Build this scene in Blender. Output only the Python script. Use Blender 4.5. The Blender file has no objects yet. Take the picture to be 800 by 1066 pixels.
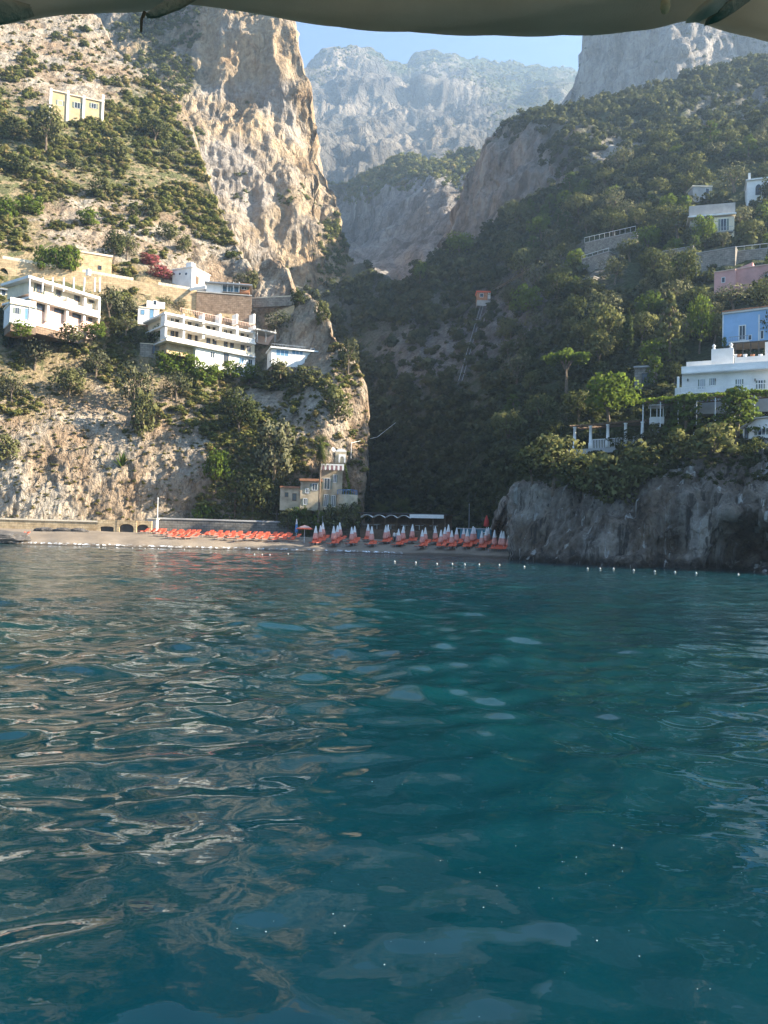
import bpy, bmesh, math, random
import numpy as np
from mathutils import Vector, Matrix

random.seed(7)
RNG = np.random.default_rng(11)
scene = bpy.context.scene
COL = scene.collection
R = math.radians

# ------------------------------------------------------------------ camera
S = 0.85                       # metres per survey unit
FPX = 820.0
CAM = np.array([0.0, 0.0, 1.7])
_p = math.atan(30.0 / FPX)
_r = math.atan(0.0275)
_f = np.array([0, math.cos(_p), math.sin(_p)])
_x0 = np.array([1.0, 0, 0])
_u0 = np.array([0, -math.sin(_p), math.cos(_p)])
_x = _x0 * math.cos(_r) + _u0 * math.sin(_r)
_u = -_x0 * math.sin(_r) + _u0 * math.cos(_r)

cam_data = bpy.data.cameras.new("camera")
cam_data.sensor_fit = 'HORIZONTAL'
cam_data.sensor_width = 36.0
cam_data.lens = 36.0 * FPX / 800.0
cam_data.clip_start = 0.05
cam_data.clip_end = 20000
cam = bpy.data.objects.new("camera", cam_data)
COL.objects.link(cam)
M = Matrix(((_x[0], _u[0], -_f[0], CAM[0]), (_x[1], _u[1], -_f[1], CAM[1]),
            (_x[2], _u[2], -_f[2], CAM[2]), (0, 0, 0, 1)))
cam.matrix_world = M
scene.camera = cam


def rays(px, py):
    px = np.asarray(px, float); py = np.asarray(py, float)
    a = (px - 400.0) / FPX; b = (533.0 - py) / FPX
    return _f + a[..., None] * _x + b[..., None] * _u


def at(px, py, Y):
    """survey bearing + distance -> world point(s)"""
    d = rays(px, py)
    return CAM + d * (np.asarray(Y, float) * S / d[..., 1])[..., None]


def proj(P):
    q = np.asarray(P, float) - CAM
    z = q @ _f
    return 400 + FPX * (q @ _x) / z, 533 - FPX * (q @ _u) / z


# ------------------------------------------------------------------ noise
def _hash(ix, iy, iz):
    with np.errstate(over='ignore'):
        h = (ix.astype(np.uint32) * np.uint32(374761393)) ^ (iy.astype(np.uint32) * np.uint32(668265263)) ^ (iz.astype(np.uint32) * np.uint32(2246822519))
        h = (h ^ (h >> np.uint32(13))) * np.uint32(1274126177)
        h = h ^ (h >> np.uint32(16))
    return h.astype(np.float64) / 2147483647.5 - 1.0


def vnoise(p):
    i = np.floor(p).astype(np.int64)
    f = p - i
    u = f * f * f * (f * (f * 6 - 15) + 10)
    ix, iy, iz = i[:, 0], i[:, 1], i[:, 2]
    out = 0
    for dx in (0, 1):
        wx = u[:, 0] if dx else 1 - u[:, 0]
        for dy in (0, 1):
            wy = u[:, 1] if dy else 1 - u[:, 1]
            for dz in (0, 1):
                wz = u[:, 2] if dz else 1 - u[:, 2]
                out = out + wx * wy * wz * _hash(ix + dx, iy + dy, iz + dz)
    return out


def fbm(p, octv=5, gain=0.5, lac=2.03):
    a, s, t = 1.0, 0.0, 0.0
    q = p.copy()
    for k in range(octv):
        s = s + a * vnoise(q + 17.3 * k); t += a
        a *= gain; q = q * lac
    return s / t


def ridged(p, octv=5, gain=0.55, lac=2.1):
    a, s, t = 1.0, 0.0, 0.0
    q = p.copy()
    for k in range(octv):
        s = s + a * (1 - 2 * np.abs(vnoise(q + 31.7 * k))); t += a
        a *= gain; q = q * lac
    return s / t


# ------------------------------------------------------------------ RBF through survey points
class Survey:
    def __init__(self, pts):
        A = np.array([p[:2] for p in pts], float)
        V = np.array([[math.log(p[2])] + list(p[3:5]) for p in pts], float)
        n = len(A)
        D = np.linalg.norm(A[:, None] - A[None], axis=2)
        Pm = np.c_[np.ones(n), A / 400.0]
        K = np.zeros((n + 3, n + 3))
        K[:n, :n] = -D / 100.0
        K[np.arange(n), np.arange(n)] += 1e-6
        K[:n, n:] = Pm; K[n:, :n] = Pm.T
        self.w = np.linalg.solve(K, np.r_[V, np.zeros((3, V.shape[1]))])
        self.A = A

    def __call__(self, px, py):
        q = np.c_[np.ravel(px), np.ravel(py)].astype(float)
        out = np.empty((len(q), self.w.shape[1]))
        for k in range(0, len(q), 20000):
            b = q[k:k + 20000]
            D = -np.linalg.norm(b[:, None] - self.A[None], axis=2) / 100.0
            out[k:k + 20000] = np.c_[D, np.ones(len(b)), b / 400.0] @ self.w
        return np.exp(out[:, 0]), np.clip(out[:, 1], 0, 1), np.clip(out[:, 2], 0, 1)


# ------------------------------------------------------------------ object helpers
def prop(o, label=None, cat=None, group=None, kind=None):
    if label: o["label"] = label
    if cat: o["category"] = cat
    if group: o["group"] = group
    if kind: o["kind"] = kind
    return o


def mesh_np(name, V, Fq, mats, attrs=None, smooth=False, parent=None, matidx=None):
    """numpy verts + quads -> one linked mesh object"""
    me = bpy.data.meshes.new(name)
    V = np.ascontiguousarray(V, dtype=np.float32); Fq = np.ascontiguousarray(Fq, dtype=np.int32)
    nv, nf, k = len(V), len(Fq), Fq.shape[1]
    me.vertices.add(nv); me.vertices.foreach_set("co", V.ravel())
    me.loops.add(nf * k); me.loops.foreach_set("vertex_index", Fq.ravel())
    me.polygons.add(nf)
    me.polygons.foreach_set("loop_start", np.arange(0, nf * k, k, dtype=np.int32))
    me.polygons.foreach_set("use_smooth", np.full(nf, smooth))
    if matidx is not None: me.polygons.foreach_set("material_index", matidx.astype(np.int32))
    me.update(calc_edges=True)
    for m in (mats if isinstance(mats, (list, tuple)) else [mats]): me.materials.append(m)
    for an, av in (attrs or {}).items():
        av = np.ascontiguousarray(av, dtype=np.float32)
        if av.ndim == 2:
            a = me.attributes.new(an, 'FLOAT_VECTOR', 'POINT'); a.data.foreach_set("vector", av.ravel())
        else:
            a = me.attributes.new(an, 'FLOAT', 'POINT'); a.data.foreach_set("value", av)
    o = bpy.data.objects.new(name, me)
    COL.objects.link(o)
    if parent is not None: o.parent = parent
    return o


def empty(name, loc=(0, 0, 0), rz=0.0):
    o = bpy.data.objects.new(name, None)
    o.empty_display_size = 0.3
    o.location = tuple(float(v) for v in loc); o.rotation_euler = (0, 0, rz)
    COL.objects.link(o)
    return o


class MB:
    """collects boxes, tubes and prisms, links them as ONE mesh object"""
    def __init__(self): self.v = []; self.f = []

    def box(self, x0, x1, y0, y1, z0, z1):
        n = len(self.v)
        self.v += [(x0, y0, z0), (x1, y0, z0), (x1, y1, z0), (x0, y1, z0), (x0, y0, z1), (x1, y0, z1), (x1, y1, z1), (x0, y1, z1)]
        self.f += [tuple(n + i for i in q) for q in ((0, 3, 2, 1), (4, 5, 6, 7), (0, 1, 5, 4), (1, 2, 6, 5), (2, 3, 7, 6), (3, 0, 4, 7))]
        return self

    def tube(self, pts, rad, n=8, caps=True):
        pts = [Vector(p) for p in pts]
        rr = rad if isinstance(rad, (list, tuple)) else [rad] * len(pts)
        base = len(self.v)
        for i, p in enumerate(pts):
            t = (pts[min(i + 1, len(pts) - 1)] - pts[max(i - 1, 0)]).normalized()
            a = t.cross(Vector((0.13, 0.31, 0.94)))
            if a.length < 0.1: a = t.cross(Vector((1, 0, 0)))
            a.normalize(); b = t.cross(a)
            for k in range(n):
                q = p + (a * math.cos(2 * math.pi * k / n) + b * math.sin(2 * math.pi * k / n)) * rr[i]
                self.v.append(tuple(q))
        for i in range(len(pts) - 1):
            for k in range(n):
                k2 = (k + 1) % n
                self.f.append((base + i * n + k, base + i * n + k2, base + (i + 1) * n + k2, base + (i + 1) * n + k))
        if caps:
            self.f.append(tuple(base + k for k in range(n))[::-1])
            self.f.append(tuple(base + (len(pts) - 1) * n + k for k in range(n)))
        return self

    def lathe(self, prof, n=12, c=(0, 0, 0)):
        base = len(self.v)
        for r_, z in prof:
            for k in range(n):
                a = 2 * math.pi * k / n
                self.v.append((c[0] + r_ * math.cos(a), c[1] + r_ * math.sin(a), c[2] + z))
        for i in range(len(prof) - 1):
            for k in range(n):
                k2 = (k + 1) % n
                self.f.append((base + i * n + k, base + i * n + k2, base + (i + 1) * n + k2, base + (i + 1) * n + k))
        return self

    def prism(self, poly, y0, y1):
        """polygon in x,z extruded along y"""
        n = len(self.v); m = len(poly)
        self.v += [(x, y0, z) for x, z in poly] + [(x, y1, z) for x, z in poly]
        self.f.append(tuple(range(n, n + m))); self.f.append(tuple(range(n + m, n + 2 * m))[::-1])
        for i in range(m):
            j = (i + 1) % m
            self.f.append((n + j, n + i, n + m + i, n + m + j))
        return self

    def quad(self, a, b, c, d):
        n = len(self.v); self.v += [tuple(a), tuple(b), tuple(c), tuple(d)]; self.f.append((n, n + 1, n + 2, n + 3)); return self

    def data(self, name, mat, smooth=False):
        me = bpy.data.meshes.new(name)
        me.from_pydata([tuple(map(float, p)) for p in self.v], [], self.f)
        me.materials.append(mat)
        if smooth:
            me.polygons.foreach_set("use_smooth", [True] * len(me.polygons))
        bm = bmesh.new(); bm.from_mesh(me); bmesh.ops.recalc_face_normals(bm, faces=bm.faces); bm.to_mesh(me); bm.free()
        me.update()
        return me

    def build(self, name, mat, parent=None, smooth=False):
        o = bpy.data.objects.new(name, self.data(name, mat, smooth)); COL.objects.link(o)
        if parent is not None: o.parent = parent
        return o


def copy_tree(o, parent=None):
    c = o.copy(); COL.objects.link(c)
    if parent is not None: c.parent = parent
    for ch in list(o.children): copy_tree(ch, c)
    return c


# ------------------------------------------------------------------ material helpers
def new_mat(name):
    m = bpy.data.materials.new(name); m.use_nodes = True
    nt = m.node_tree; nt.nodes.clear()
    return m, nt


class NT:
    def __init__(self, nt): self.nt = nt; self.L = nt.links

    def n(self, typ, **kw):
        nd = self.nt.nodes.new(typ)
        for k, v in kw.items():
            if k.startswith("i_"):
                nd.inputs[k[2:].replace("_", " ")].default_value = v
            else: setattr(nd, k, v)
        return nd

    def link(self, a, b): self.L.new(a, b)

    def val(self, sock, v):
        if hasattr(v, "is_output") or isinstance(v, bpy.types.NodeSocket): self.link(v, sock)
        else: sock.default_value = v

    def math(self, op, a, b=0.0, c=0.0, clamp=False):
        nd = self.n('ShaderNodeMath', operation=op, use_clamp=clamp)
        self.val(nd.inputs[0], a); self.val(nd.inputs[1], b); self.val(nd.inputs[2], c)
        return nd.outputs[0]

    def noise(self, vec, scale, detail=5, rough=0.6, dist=0.0):
        nd = self.n('ShaderNodeTexNoise')
        self.link(vec, nd.inputs['Vector'])
        nd.inputs['Scale'].default_value = scale; nd.inputs['Detail'].default_value = detail
        nd.inputs['Roughness'].default_value = rough; nd.inputs['Distortion'].default_value = dist
        return nd.outputs['Fac']

    def ramp(self, fac, stops, interp='LINEAR'):
        nd = self.n('ShaderNodeValToRGB'); nd.color_ramp.interpolation = interp
        cr = nd.color_ramp
        while len(cr.elements) < len(stops): cr.elements.new(0.5)
        for e, (p, c) in zip(cr.elements, stops):
            e.position = p; e.color = (*c, 1) if len(c) == 3 else c
        self.link(fac, nd.inputs[0])
        return nd.outputs[0]

    def step(self, fac, lo, hi):
        nd = self.n('ShaderNodeMapRange'); nd.interpolation_type = 'SMOOTHSTEP'
        self.link(fac, nd.inputs[0]); nd.inputs[1].default_value = lo; nd.inputs[2].default_value = hi
        return nd.outputs[0]

    def mix(self, fac, a, b, mode='MIX'):
        nd = self.n('ShaderNodeMix', data_type='RGBA', blend_type=mode)
        self.val(nd.inputs[0], fac)
        for s, v in ((nd.inputs[6], a), (nd.inputs[7], b)):
            if isinstance(v, (tuple, list)): s.default_value = (*v, 1) if len(v) == 3 else v
            else: self.link(v, s)
        return nd.outputs[2]

    def attr(self, name):
        return self.n('ShaderNodeAttribute', attribute_name=name).outputs['Fac']

    def coords(self, scale=(1, 1, 1)):
        g = self.n('ShaderNodeNewGeometry')
        mp = self.n('ShaderNodeMapping'); mp.inputs['Scale'].default_value = scale
        self.link(g.outputs['Position'], mp.inputs['Vector'])
        return mp.outputs[0]

    def objco(self, scale=(1, 1, 1)):
        g = self.n('ShaderNodeTexCoord')
        mp = self.n('ShaderNodeMapping'); mp.inputs['Scale'].default_value = scale
        self.link(g.outputs['Object'], mp.inputs['Vector'])
        return mp.outputs[0]

    def bump(self, h, strength, dist):
        nd = self.n('ShaderNodeBump'); nd.inputs['Strength'].default_value = strength; nd.inputs['Distance'].default_value = dist
        self.link(h, nd.inputs['Height'])
        return nd.outputs[0]

    def principled(self, color, rough=0.8, spec=0.3, normal=None, **kw):
        p = self.n('ShaderNodeBsdfPrincipled')
        self.val(p.inputs['Base Color'], (*color, 1) if isinstance(color, tuple) and len(color) == 3 else color)
        self.val(p.inputs['Roughness'], rough); p.inputs['Specular IOR Level'].default_value = spec
        if normal is not None: self.link(normal, p.inputs['Normal'])
        for k, v in kw.items(): self.val(p.inputs[k.replace("_", " ")], v)
        o = self.n('ShaderNodeOutputMaterial')
        self.link(p.outputs[0], o.inputs[0])
        return p, o


def plain(name, color, rough=0.7, spec=0.3, vary=0.12, scale=1.5, bump=0.0, bscale=20, metallic=0.0):
    """painted / plastered surface with weathering of its own"""
    m, nt = new_mat(name); N = NT(nt)
    co = N.coords()
    n1 = N.noise(co, scale, 6, 0.65)
    d = tuple(c * (1 - vary * 1.6) for c in color); l = tuple(min(1, c * (1 + vary * .6)) for c in color)
    c = N.ramp(n1, [(0.3, d), (0.62, l)])
    nrm = N.bump(N.noise(co, bscale, 4), bump, 0.03) if bump else None
    N.principled(c, rough, spec, nrm, Metallic=metallic)
    return m
# ------------------------------------------------------------------ terrain materials
def terrain_mat(name, rockA, rockB, rockC, soilA, soilB, green, L, streak=0.35, greenk=0.5, dark=0.55, tide=False, streaks=0.0):
    """L: size in metres of the main rock pattern"""
    m, nt = new_mat(name); N = NT(nt)
    co = N.coords()
    cs = N.coords((1, 1, 0.28))
    rock = N.attr("rock"); veg = N.attr("veg")
    big = N.noise(co, 0.55 / L, 5, 0.6)
    mid = N.noise(cs, 2.4 / L, 7, 0.68, 0.5)
    fine = N.noise(co, 9.0 / L, 6, 0.7)
    rc = N.ramp(big, [(0.30, rockC), (0.47, rockA), (0.60, rockB)])
    st = N.ramp(mid, [(0.34, (dark, dark * .97, dark * .95)), (0.5, (0.95, 0.95, 0.95)), (0.68, (1.25, 1.22, 1.17))])
    rc = N.mix(1.0, rc, st, 'MULTIPLY')
    fr = N.ramp(fine, [(0.36, (0.68, 0.66, 0.64)), (0.52, (1, 1, 1)), (0.66, (1.16, 1.15, 1.12))])
    rc = N.mix(0.9, rc, fr, 'MULTIPLY')
    # fractures
    wv = N.n('ShaderNodeVectorMath', operation='ADD'); wn_ = N.n('ShaderNodeTexNoise'); N.link(cs, wn_.inputs['Vector']); wn_.inputs['Scale'].default_value = 3.0 / L; wn_.inputs['Detail'].default_value = 4
    ws = N.n('ShaderNodeVectorMath', operation='SCALE'); N.link(wn_.outputs['Color'], ws.inputs[0]); ws.inputs['Scale'].default_value = L * .55
    N.link(N.coords((1, 1, 0.42)), wv.inputs[0]); N.link(ws.outputs[0], wv.inputs[1])
    cr = None
    for sc_, wd_ in ((1.5 / L, .07), (5.2 / L, .09)):
        vo = N.n('ShaderNodeTexVoronoi', feature='DISTANCE_TO_EDGE'); N.link(wv.outputs[0], vo.inputs['Vector']); vo.inputs['Scale'].default_value = sc_
        e = N.step(vo.outputs['Distance'], 0.0, wd_)
        cr = e if cr is None else N.math('MULTIPLY', cr, N.math('ADD', N.math('MULTIPLY', e, .6), .4))
    gate = N.step(N.noise(co, 1.3 / L, 4, .6), .40, .62)
    crk = N.math('SUBTRACT', 1.0, N.math('MULTIPLY', N.math('SUBTRACT', 1.0, cr), N.math('ADD', N.math('MULTIPLY', gate, .6), .15)))
    rc = N.mix(crk, N.mix(1.0, rc, (.50, .45, .40), 'MULTIPLY'), rc)
    sc = N.ramp(fine, [(0.36, soilB), (0.58, soilA)])
    gn = N.noise(co, 2.2 / L, 6, 0.7)
    gm = N.step(N.math('ADD', gn, N.math('MULTIPLY', N.math('SUBTRACT', veg, 0.5), 0.55)), 0.48, 0.58)
    gc = N.ramp(fine, [(0.35, tuple(c * .6 for c in green)), (0.62, tuple(c * 1.25 for c in green))])
    sc = N.mix(N.math('MULTIPLY', gm, greenk), sc, gc)
    rm = N.step(N.math('ADD', N.math('MULTIPLY', rock, 0.9), N.math('MULTIPLY', N.math('SUBTRACT', N.noise(co, 1.6 / L, 6, 0.7), 0.5), 1.1)), 0.38, 0.52)
    c = N.mix(rm, sc, rc)
    # plants hanging in the cracks of the rock
    c = N.mix(N.math('MULTIPLY', N.math('MULTIPLY', gm, rm), N.math('MULTIPLY', veg, 0.7)), c, gc)
    if tide:
        sp = N.n('ShaderNodeSeparateXYZ'); N.link(co, sp.inputs[0])
        lo = N.step(N.math('ADD', sp.outputs[2], N.math('MULTIPLY', N.math('SUBTRACT', mid, .5), 2.2)), 0.2, 1.3)
        c = N.mix(lo, (0.035, 0.030, 0.024), c)
        vs_ = N.noise(N.coords((1, 1, 0.025)), 0.8, 6, .7)
        c = N.mix(N.step(vs_, .57, .66), c, (0.46, 0.44, 0.40))
        c = N.mix(N.math('MULTIPLY', N.step(vs_, .45, .38), .85), c, (0.045, 0.04, 0.035))
    if streaks:
        v2 = N.noise(N.coords((1, 1, 0.05)), streaks, 6, .68)
        c = N.mix(N.math('MULTIPLY', N.math('MULTIPLY', rm, N.step(v2, .52, .66)), .8), c, (0.44, 0.41, 0.37))
        c = N.mix(N.math('MULTIPLY', N.math('MULTIPLY', rm, N.step(v2, .47, .36)), .75), c, (0.10, 0.085, 0.075))
    mid = N.math('ADD', mid, N.math('MULTIPLY', N.math('MULTIPLY', crk, rm), .30))
    h = N.math('ADD', N.math('MULTIPLY', mid, 1.0), N.math('MULTIPLY', fine, 0.45))
    N.principled(c, 0.92, 0.12, N.bump(h, 0.85, 0.36 * L))
    return m


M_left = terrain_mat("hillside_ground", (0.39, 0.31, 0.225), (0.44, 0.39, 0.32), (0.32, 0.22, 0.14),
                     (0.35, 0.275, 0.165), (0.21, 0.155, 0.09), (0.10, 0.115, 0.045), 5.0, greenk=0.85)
M_tower = terrain_mat("limestone_cliff", (0.45, 0.35, 0.235), (0.38, 0.34, 0.30), (0.43, 0.28, 0.155),
                      (0.28, 0.24, 0.14), (0.17, 0.15, 0.08), (0.06, 0.075, 0.03), 22.0, greenk=0.8, dark=0.62)
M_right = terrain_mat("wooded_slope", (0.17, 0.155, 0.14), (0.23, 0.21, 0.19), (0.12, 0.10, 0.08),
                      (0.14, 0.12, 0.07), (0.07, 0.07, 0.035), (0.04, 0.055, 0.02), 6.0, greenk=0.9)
M_seacliff = terrain_mat("sea_cliff_rock", (0.235, 0.20, 0.165), (0.40, 0.36, 0.31), (0.15, 0.105, 0.07),
                         (0.14, 0.12, 0.07), (0.07, 0.07, 0.035), (0.04, 0.055, 0.02), 4.5, greenk=0.8, dark=0.42, tide=True)
M_upper = terrain_mat("upper_cliff", (0.25, 0.23, 0.21), (0.33, 0.30, 0.275), (0.20, 0.165, 0.135),
                      (0.20, 0.18, 0.10), (0.12, 0.12, 0.06), (0.06, 0.075, 0.03), 24.0, greenk=0.9, streaks=0.055)
M_far = terrain_mat("mountain_rock", (0.15, 0.138, 0.118), (0.29, 0.25, 0.20), (0.11, 0.095, 0.08),
                    (0.115, 0.12, 0.065), (0.065, 0.08, 0.038), (0.045, 0.062, 0.026), 110.0, greenk=0.9)

SHEETS = {}


def interp(pts, x):
    return np.interp(x, [p[0] for p in pts], [p[1] for p in pts])


def blocks(q):
    """broken steps: plateaus with abrupt edges"""
    a = fbm(q, 4) * 5.0; b = np.round(a); d = a - b
    e = fbm(q * 2.9 + 4.4, 3) * 4.0; g = np.round(e)
    return 0.22 * (b + 4.0 * d * d * d) + 0.10 * (g + 4.0 * (e - g) ** 3)


def sheet(name, top, bot, ctrl, step, mat, L, amp, zs=0.35, soil=0.35, back=14, wrapr=0, wrapl=0, edge=1.0, rows=None, crag=0.35):
    """a hillside surveyed by bearing and distance, roughened in 3D, with its back side carried on behind the ridge"""
    sv = Survey(ctrl)
    xs = np.arange(top[0][0], top[-1][0] + 1e-6, step)
    ty = interp(top, xs); by = interp(bot, xs)
    n = rows or int(np.max(by - ty) / step) + 2
    t = np.linspace(1, 0, n)                     # bottom -> top
    PX = np.repeat(xs[None], n, 0); PY = ty[None] + (by - ty)[None] * t[:, None]
    Y, rock, veg = sv(PX, PY)
    P = at(PX, PY, Y.reshape(PX.shape))
    rock = rock.reshape(PX.shape); veg = veg.reshape(PX.shape)
    # back rows
    dist = P[-1, :, 1]
    rowsP = [P]; ext = []
    q = P[-1].copy()
    for k in range(back):
        s = dist * 0.012 * (1 + 0.45 * k)
        q = q + np.c_[np.zeros_like(s), s, -s * (0.05 + 0.05 * k)]
        ext.append(q.copy())
    G = np.concatenate([P, np.array(ext)], 0) if back else P
    rk = np.concatenate([rock, np.repeat(rock[-1:], back, 0)], 0); vg = np.concatenate([veg, np.repeat(veg[-1:], back, 0)], 0)

    def wrap(G, rk, vg, k, side):
        e = G[:, -1] if side > 0 else G[:, 0]
        cols = []
        for j in range(1, k + 1):
            s = e[:, 1] * 0.012 * j * (1 + .3 * j)
            cols.append(e + np.c_[-side * s * 0.02 * j, s, np.zeros_like(s)])
        c = np.stack(cols, 1)
        r_ = np.repeat((rk[:, -1:] if side > 0 else rk[:, :1]), k, 1); v_ = np.repeat((vg[:, -1:] if side > 0 else vg[:, :1]), k, 1)
        if side > 0: return np.concatenate([G, c], 1), np.concatenate([rk, r_], 1), np.concatenate([vg, v_], 1)
        return np.concatenate([c[:, ::-1], G], 1), np.concatenate([r_, rk], 1), np.concatenate([v_, vg], 1)
    off = 0
    if wrapr: G, rk, vg = wrap(G, rk, vg, wrapr, 1)
    if wrapl: G, rk, vg = wrap(G, rk, vg, wrapl, -1); off = wrapl
    H, W = G.shape[:2]
    du = np.gradient(G, axis=1); dv = np.gradient(G, axis=0)
    Nn = np.cross(du, dv); Nn /= np.linalg.norm(Nn, axis=2, keepdims=True) + 1e-9
    flat = G.reshape(-1, 3)
    q = flat / L * np.array([1, 1, zs])
    rg = ridged(q, 6) * 0.55 + fbm(q * 0.45 + 5.1, 3) * 0.8 - crag * np.abs(fbm(q * 2.3 + 9.7, 4)) * 1.2 + crag * blocks(q * 1.7 + 2.2) - crag * 0.5 * np.clip(ridged(flat / L * np.array((2.6, 2.6, 2.6 * zs * 1.4)) + 3.3, 3) - .35, 0, 1) * 2.0
    fine = fbm(flat / L * 3.1, 4)
    k = (soil + (1 - soil) * rk.reshape(-1))
    d = amp * k * (rg + 0.42 * fine + 0.16 * ridged(flat / L * np.array((7.3, 7.3, 7.3 * zs)) + 1.7, 3))
    base = G.copy()
    G = (flat + Nn.reshape(-1, 3) * d[:, None]).reshape(H, W, 3)
    idx = np.arange(H * W).reshape(H, W)
    Fq = np.stack([idx[:-1, :-1], idx[:-1, 1:], idx[1:, 1:], idx[1:, :-1]], -1).reshape(-1, 4)
    o = mesh_np(name, G.reshape(-1, 3), Fq, mat, {"rock": rk.reshape(-1), "veg": vg.reshape(-1)}, smooth=True)
    prop(o, kind="structure")
    F0 = G[:n, off:off + len(xs)]
    SHEETS[name] = dict(G=F0, top=top, bot=bot, sv=sv, xs=xs, ty=ty, by=by, rock=rk[:n, off:off + len(xs)], veg=vg[:n, off:off + len(xs)], n=n,
                        N=Nn[:n, off:off + len(xs)], o=o)
    return o


def on(name, px, py):
    """point of a finished hillside at a bearing (bilinear)"""
    s = SHEETS[name]
    x = np.clip((px - s["xs"][0]) / (s["xs"][1] - s["xs"][0]), 0, len(s["xs"]) - 1.001)
    t = interp(s["top"], px); b = interp(s["bot"], px)
    v = np.clip((b - py) / (b - t), 0, 0.999) * (s["n"] - 1)
    i, j = int(v), int(x); a, c = v - i, x - j
    g = s["G"]
    return (g[i, j] * (1 - c) + g[i, j + 1] * c) * (1 - a) + (g[min(i + 1, s["n"] - 1), j] * (1 - c) + g[min(i + 1, s["n"] - 1), j + 1] * c) * a


# ---- left hillside with the headland (distance, rock, scrub)
A = [(-80, 550, 166, .8, .1), (0, 552, 160, .8, .1), (100, 552, 155, .8, .1), (200, 550, 150, .8, .2), (300, 548, 147, .5, .6), (375, 548, 143, .6, .3),
     (-80, 430, 186, .5, .3), (0, 490, 168, 1, .12), (0, 425, 182, .5, .3), (60, 500, 164, 1, .1), (100, 430, 176, .7, .2), (120, 480, 165, 1, .12), (180, 490, 158, 1, .1),
     (190, 420, 170, .6, .4), (215, 480, 154, .9, .2), (240, 440, 160, .4, .8), (240, 500, 152, .5, .7), (270, 470, 152, .4, .8), (300, 450, 150, .8, .3),
     (-80, 340, 205, .2, .5), (0, 345, 198, .1, .6), (60, 345, 192, .1, .6), (110, 340, 190, .1, .6), (60, 390, 186, .15, .4), (150, 390, 180, .2, .45), (200, 385, 178, .3, .6), (270, 385, 180, .5, .5),
     (-80, 262, 214, .3, .5), (0, 262, 212, .3, .5), (60, 262, 208, .3, .5), (110, 285, 201, .3, .5), (150, 290, 197, .3, .5), (200, 300, 193, .5, .3), (260, 300, 195, .9, .2),
     (0, 225, 235, .3, .6), (60, 235, 226, .8, .3), (110, 240, 222, .9, .2), (170, 250, 218, .7, .4), (200, 270, 210, 1, .15), (235, 285, 207, 1, .15),
     (-80, 180, 262, .2, .6), (0, 170, 262, .2, .6), (80, 180, 258, .2, .6), (150, 190, 248, .2, .6), (200, 190, 250, .3, .6), (235, 245, 222, .3, .6),
     (0, 120, 292, .2, .7), (80, 125, 285, .3, .6), (150, 120, 292, .2, .8), (190, 140, 290, .6, .5),
     (-80, 60, 340, .6, .4), (0, 60, 335, .8, .4), (40, 80, 318, .9, .3), (90, 85, 312, 1, .2), (110, 45, 345, 1, .3), (50, 25, 360, .8, .4), (0, 0, 380, .7, .5), (-80, -30, 400, .7, .5),
     (275, 272, 200, 1, .1), (290, 275, 194, 1, .1), (303, 300, 186, 1, .1), (270, 335, 187, .6, .5), (300, 330, 180, .7, .5), (325, 315, 174, .8, .5), (345, 345, 165, 1, .2), (320, 360, 169, .7, .3),
     (363, 372, 157, 1, .3), (380, 405, 153, 1, .3), (380, 450, 149, 1, .2), (340, 400, 152, .8, .4), (300, 400, 164, .6, .5), (260, 410, 171, .8, .3), (340, 440, 147, 1, .15), (365, 470, 145, 1, .1),
     (330, 500, 146, .8, .3), (365, 510, 144, 1, .2)]
A = A[6:]
A = [(x, y, max(147.0 if y > 470 else 0, Y * (0.83 + 0.25 * x / 380)), r, v) for x, y, Y, r, v in A] + [(-80, 552, 146, .8, .1), (0, 552, 144, .8, .1), (100, 552, 145, .8, .1), (200, 550, 147, .8, .2), (300, 548, 151, .5, .6), (375, 548, 152, .6, .3)]      # the slope swings away towards the gorge
topA = [(-90, -30), (0, -10), (60, -4), (104, 20), (118, 50), (135, 66), (165, 88), (185, 108), (198, 132), (207, 165), (222, 205), (238, 242), (252, 268), (266, 288),
        (273, 274), (281, 270), (292, 272), (300, 284), (306, 306), (320, 306), (331, 314), (340, 330), (346, 347), (360, 366), (370, 384), (378, 404), (381, 430)]
botA = [(-90, 566), (381, 566)]
sheet("hillside", topA, botA, A, 1.1, M_left, 9.0, 1.2, zs=0.6, soil=0.3, crag=.4, back=10, wrapr=10)

# ---- tall limestone tower above it
T = [(40, 40, 460, 1, .4), (40, 120, 420, 1, .4), (100, -20, 480, 1, .4), (100, 60, 440, .9, .5), (150, 30, 455, .7, .7), (150, 110, 410, .8, .5), (180, 20, 450, .8, .6), (195, 80, 432, .7, .7),
     (215, 20, 440, 1, .15), (230, 120, 424, 1, .05), (200, 160, 400, .8, .5), (230, 200, 395, 1, .1), (250, 250, 385, 1, .05), (270, 40, 432, 1, .05), (270, 140, 415, 1, .0), (270, 210, 398, 1, .25), (270, 290, 380, 1, .1),
     (300, 10, 440, 1, .2), (310, 100, 425, 1, 0), (318, 180, 410, 1, .1), (330, 150, 440, 1, .2), (345, 200, 420, 1, .2), (320, 240, 392, 1, .3), (350, 240, 400, .8, .6), (362, 260, 410, .8, .6), (330, 310, 375, 1, .2), (372, 310, 400, .8, .4), (300, 260, 388, 1, .1), (372, 400, 340, .6, .6), (250, 400, 340, .8, .3)]
topT = [(30, -60), (290, -30), (299, 2), (304, 24), (313, 58), (322, 92), (327, 120), (329, 160), (341, 182), (350, 205), (358, 236), (364, 262), (372, 280), (380, 300)]
botT = [(30, 200), (200, 330), (380, 440)]
sheet("rock_tower", topT, botT, T, 1.1, M_tower, 42.0, 7.0, crag=.42, zs=0.42, soil=0.4, back=10, wrapr=8)

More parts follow.
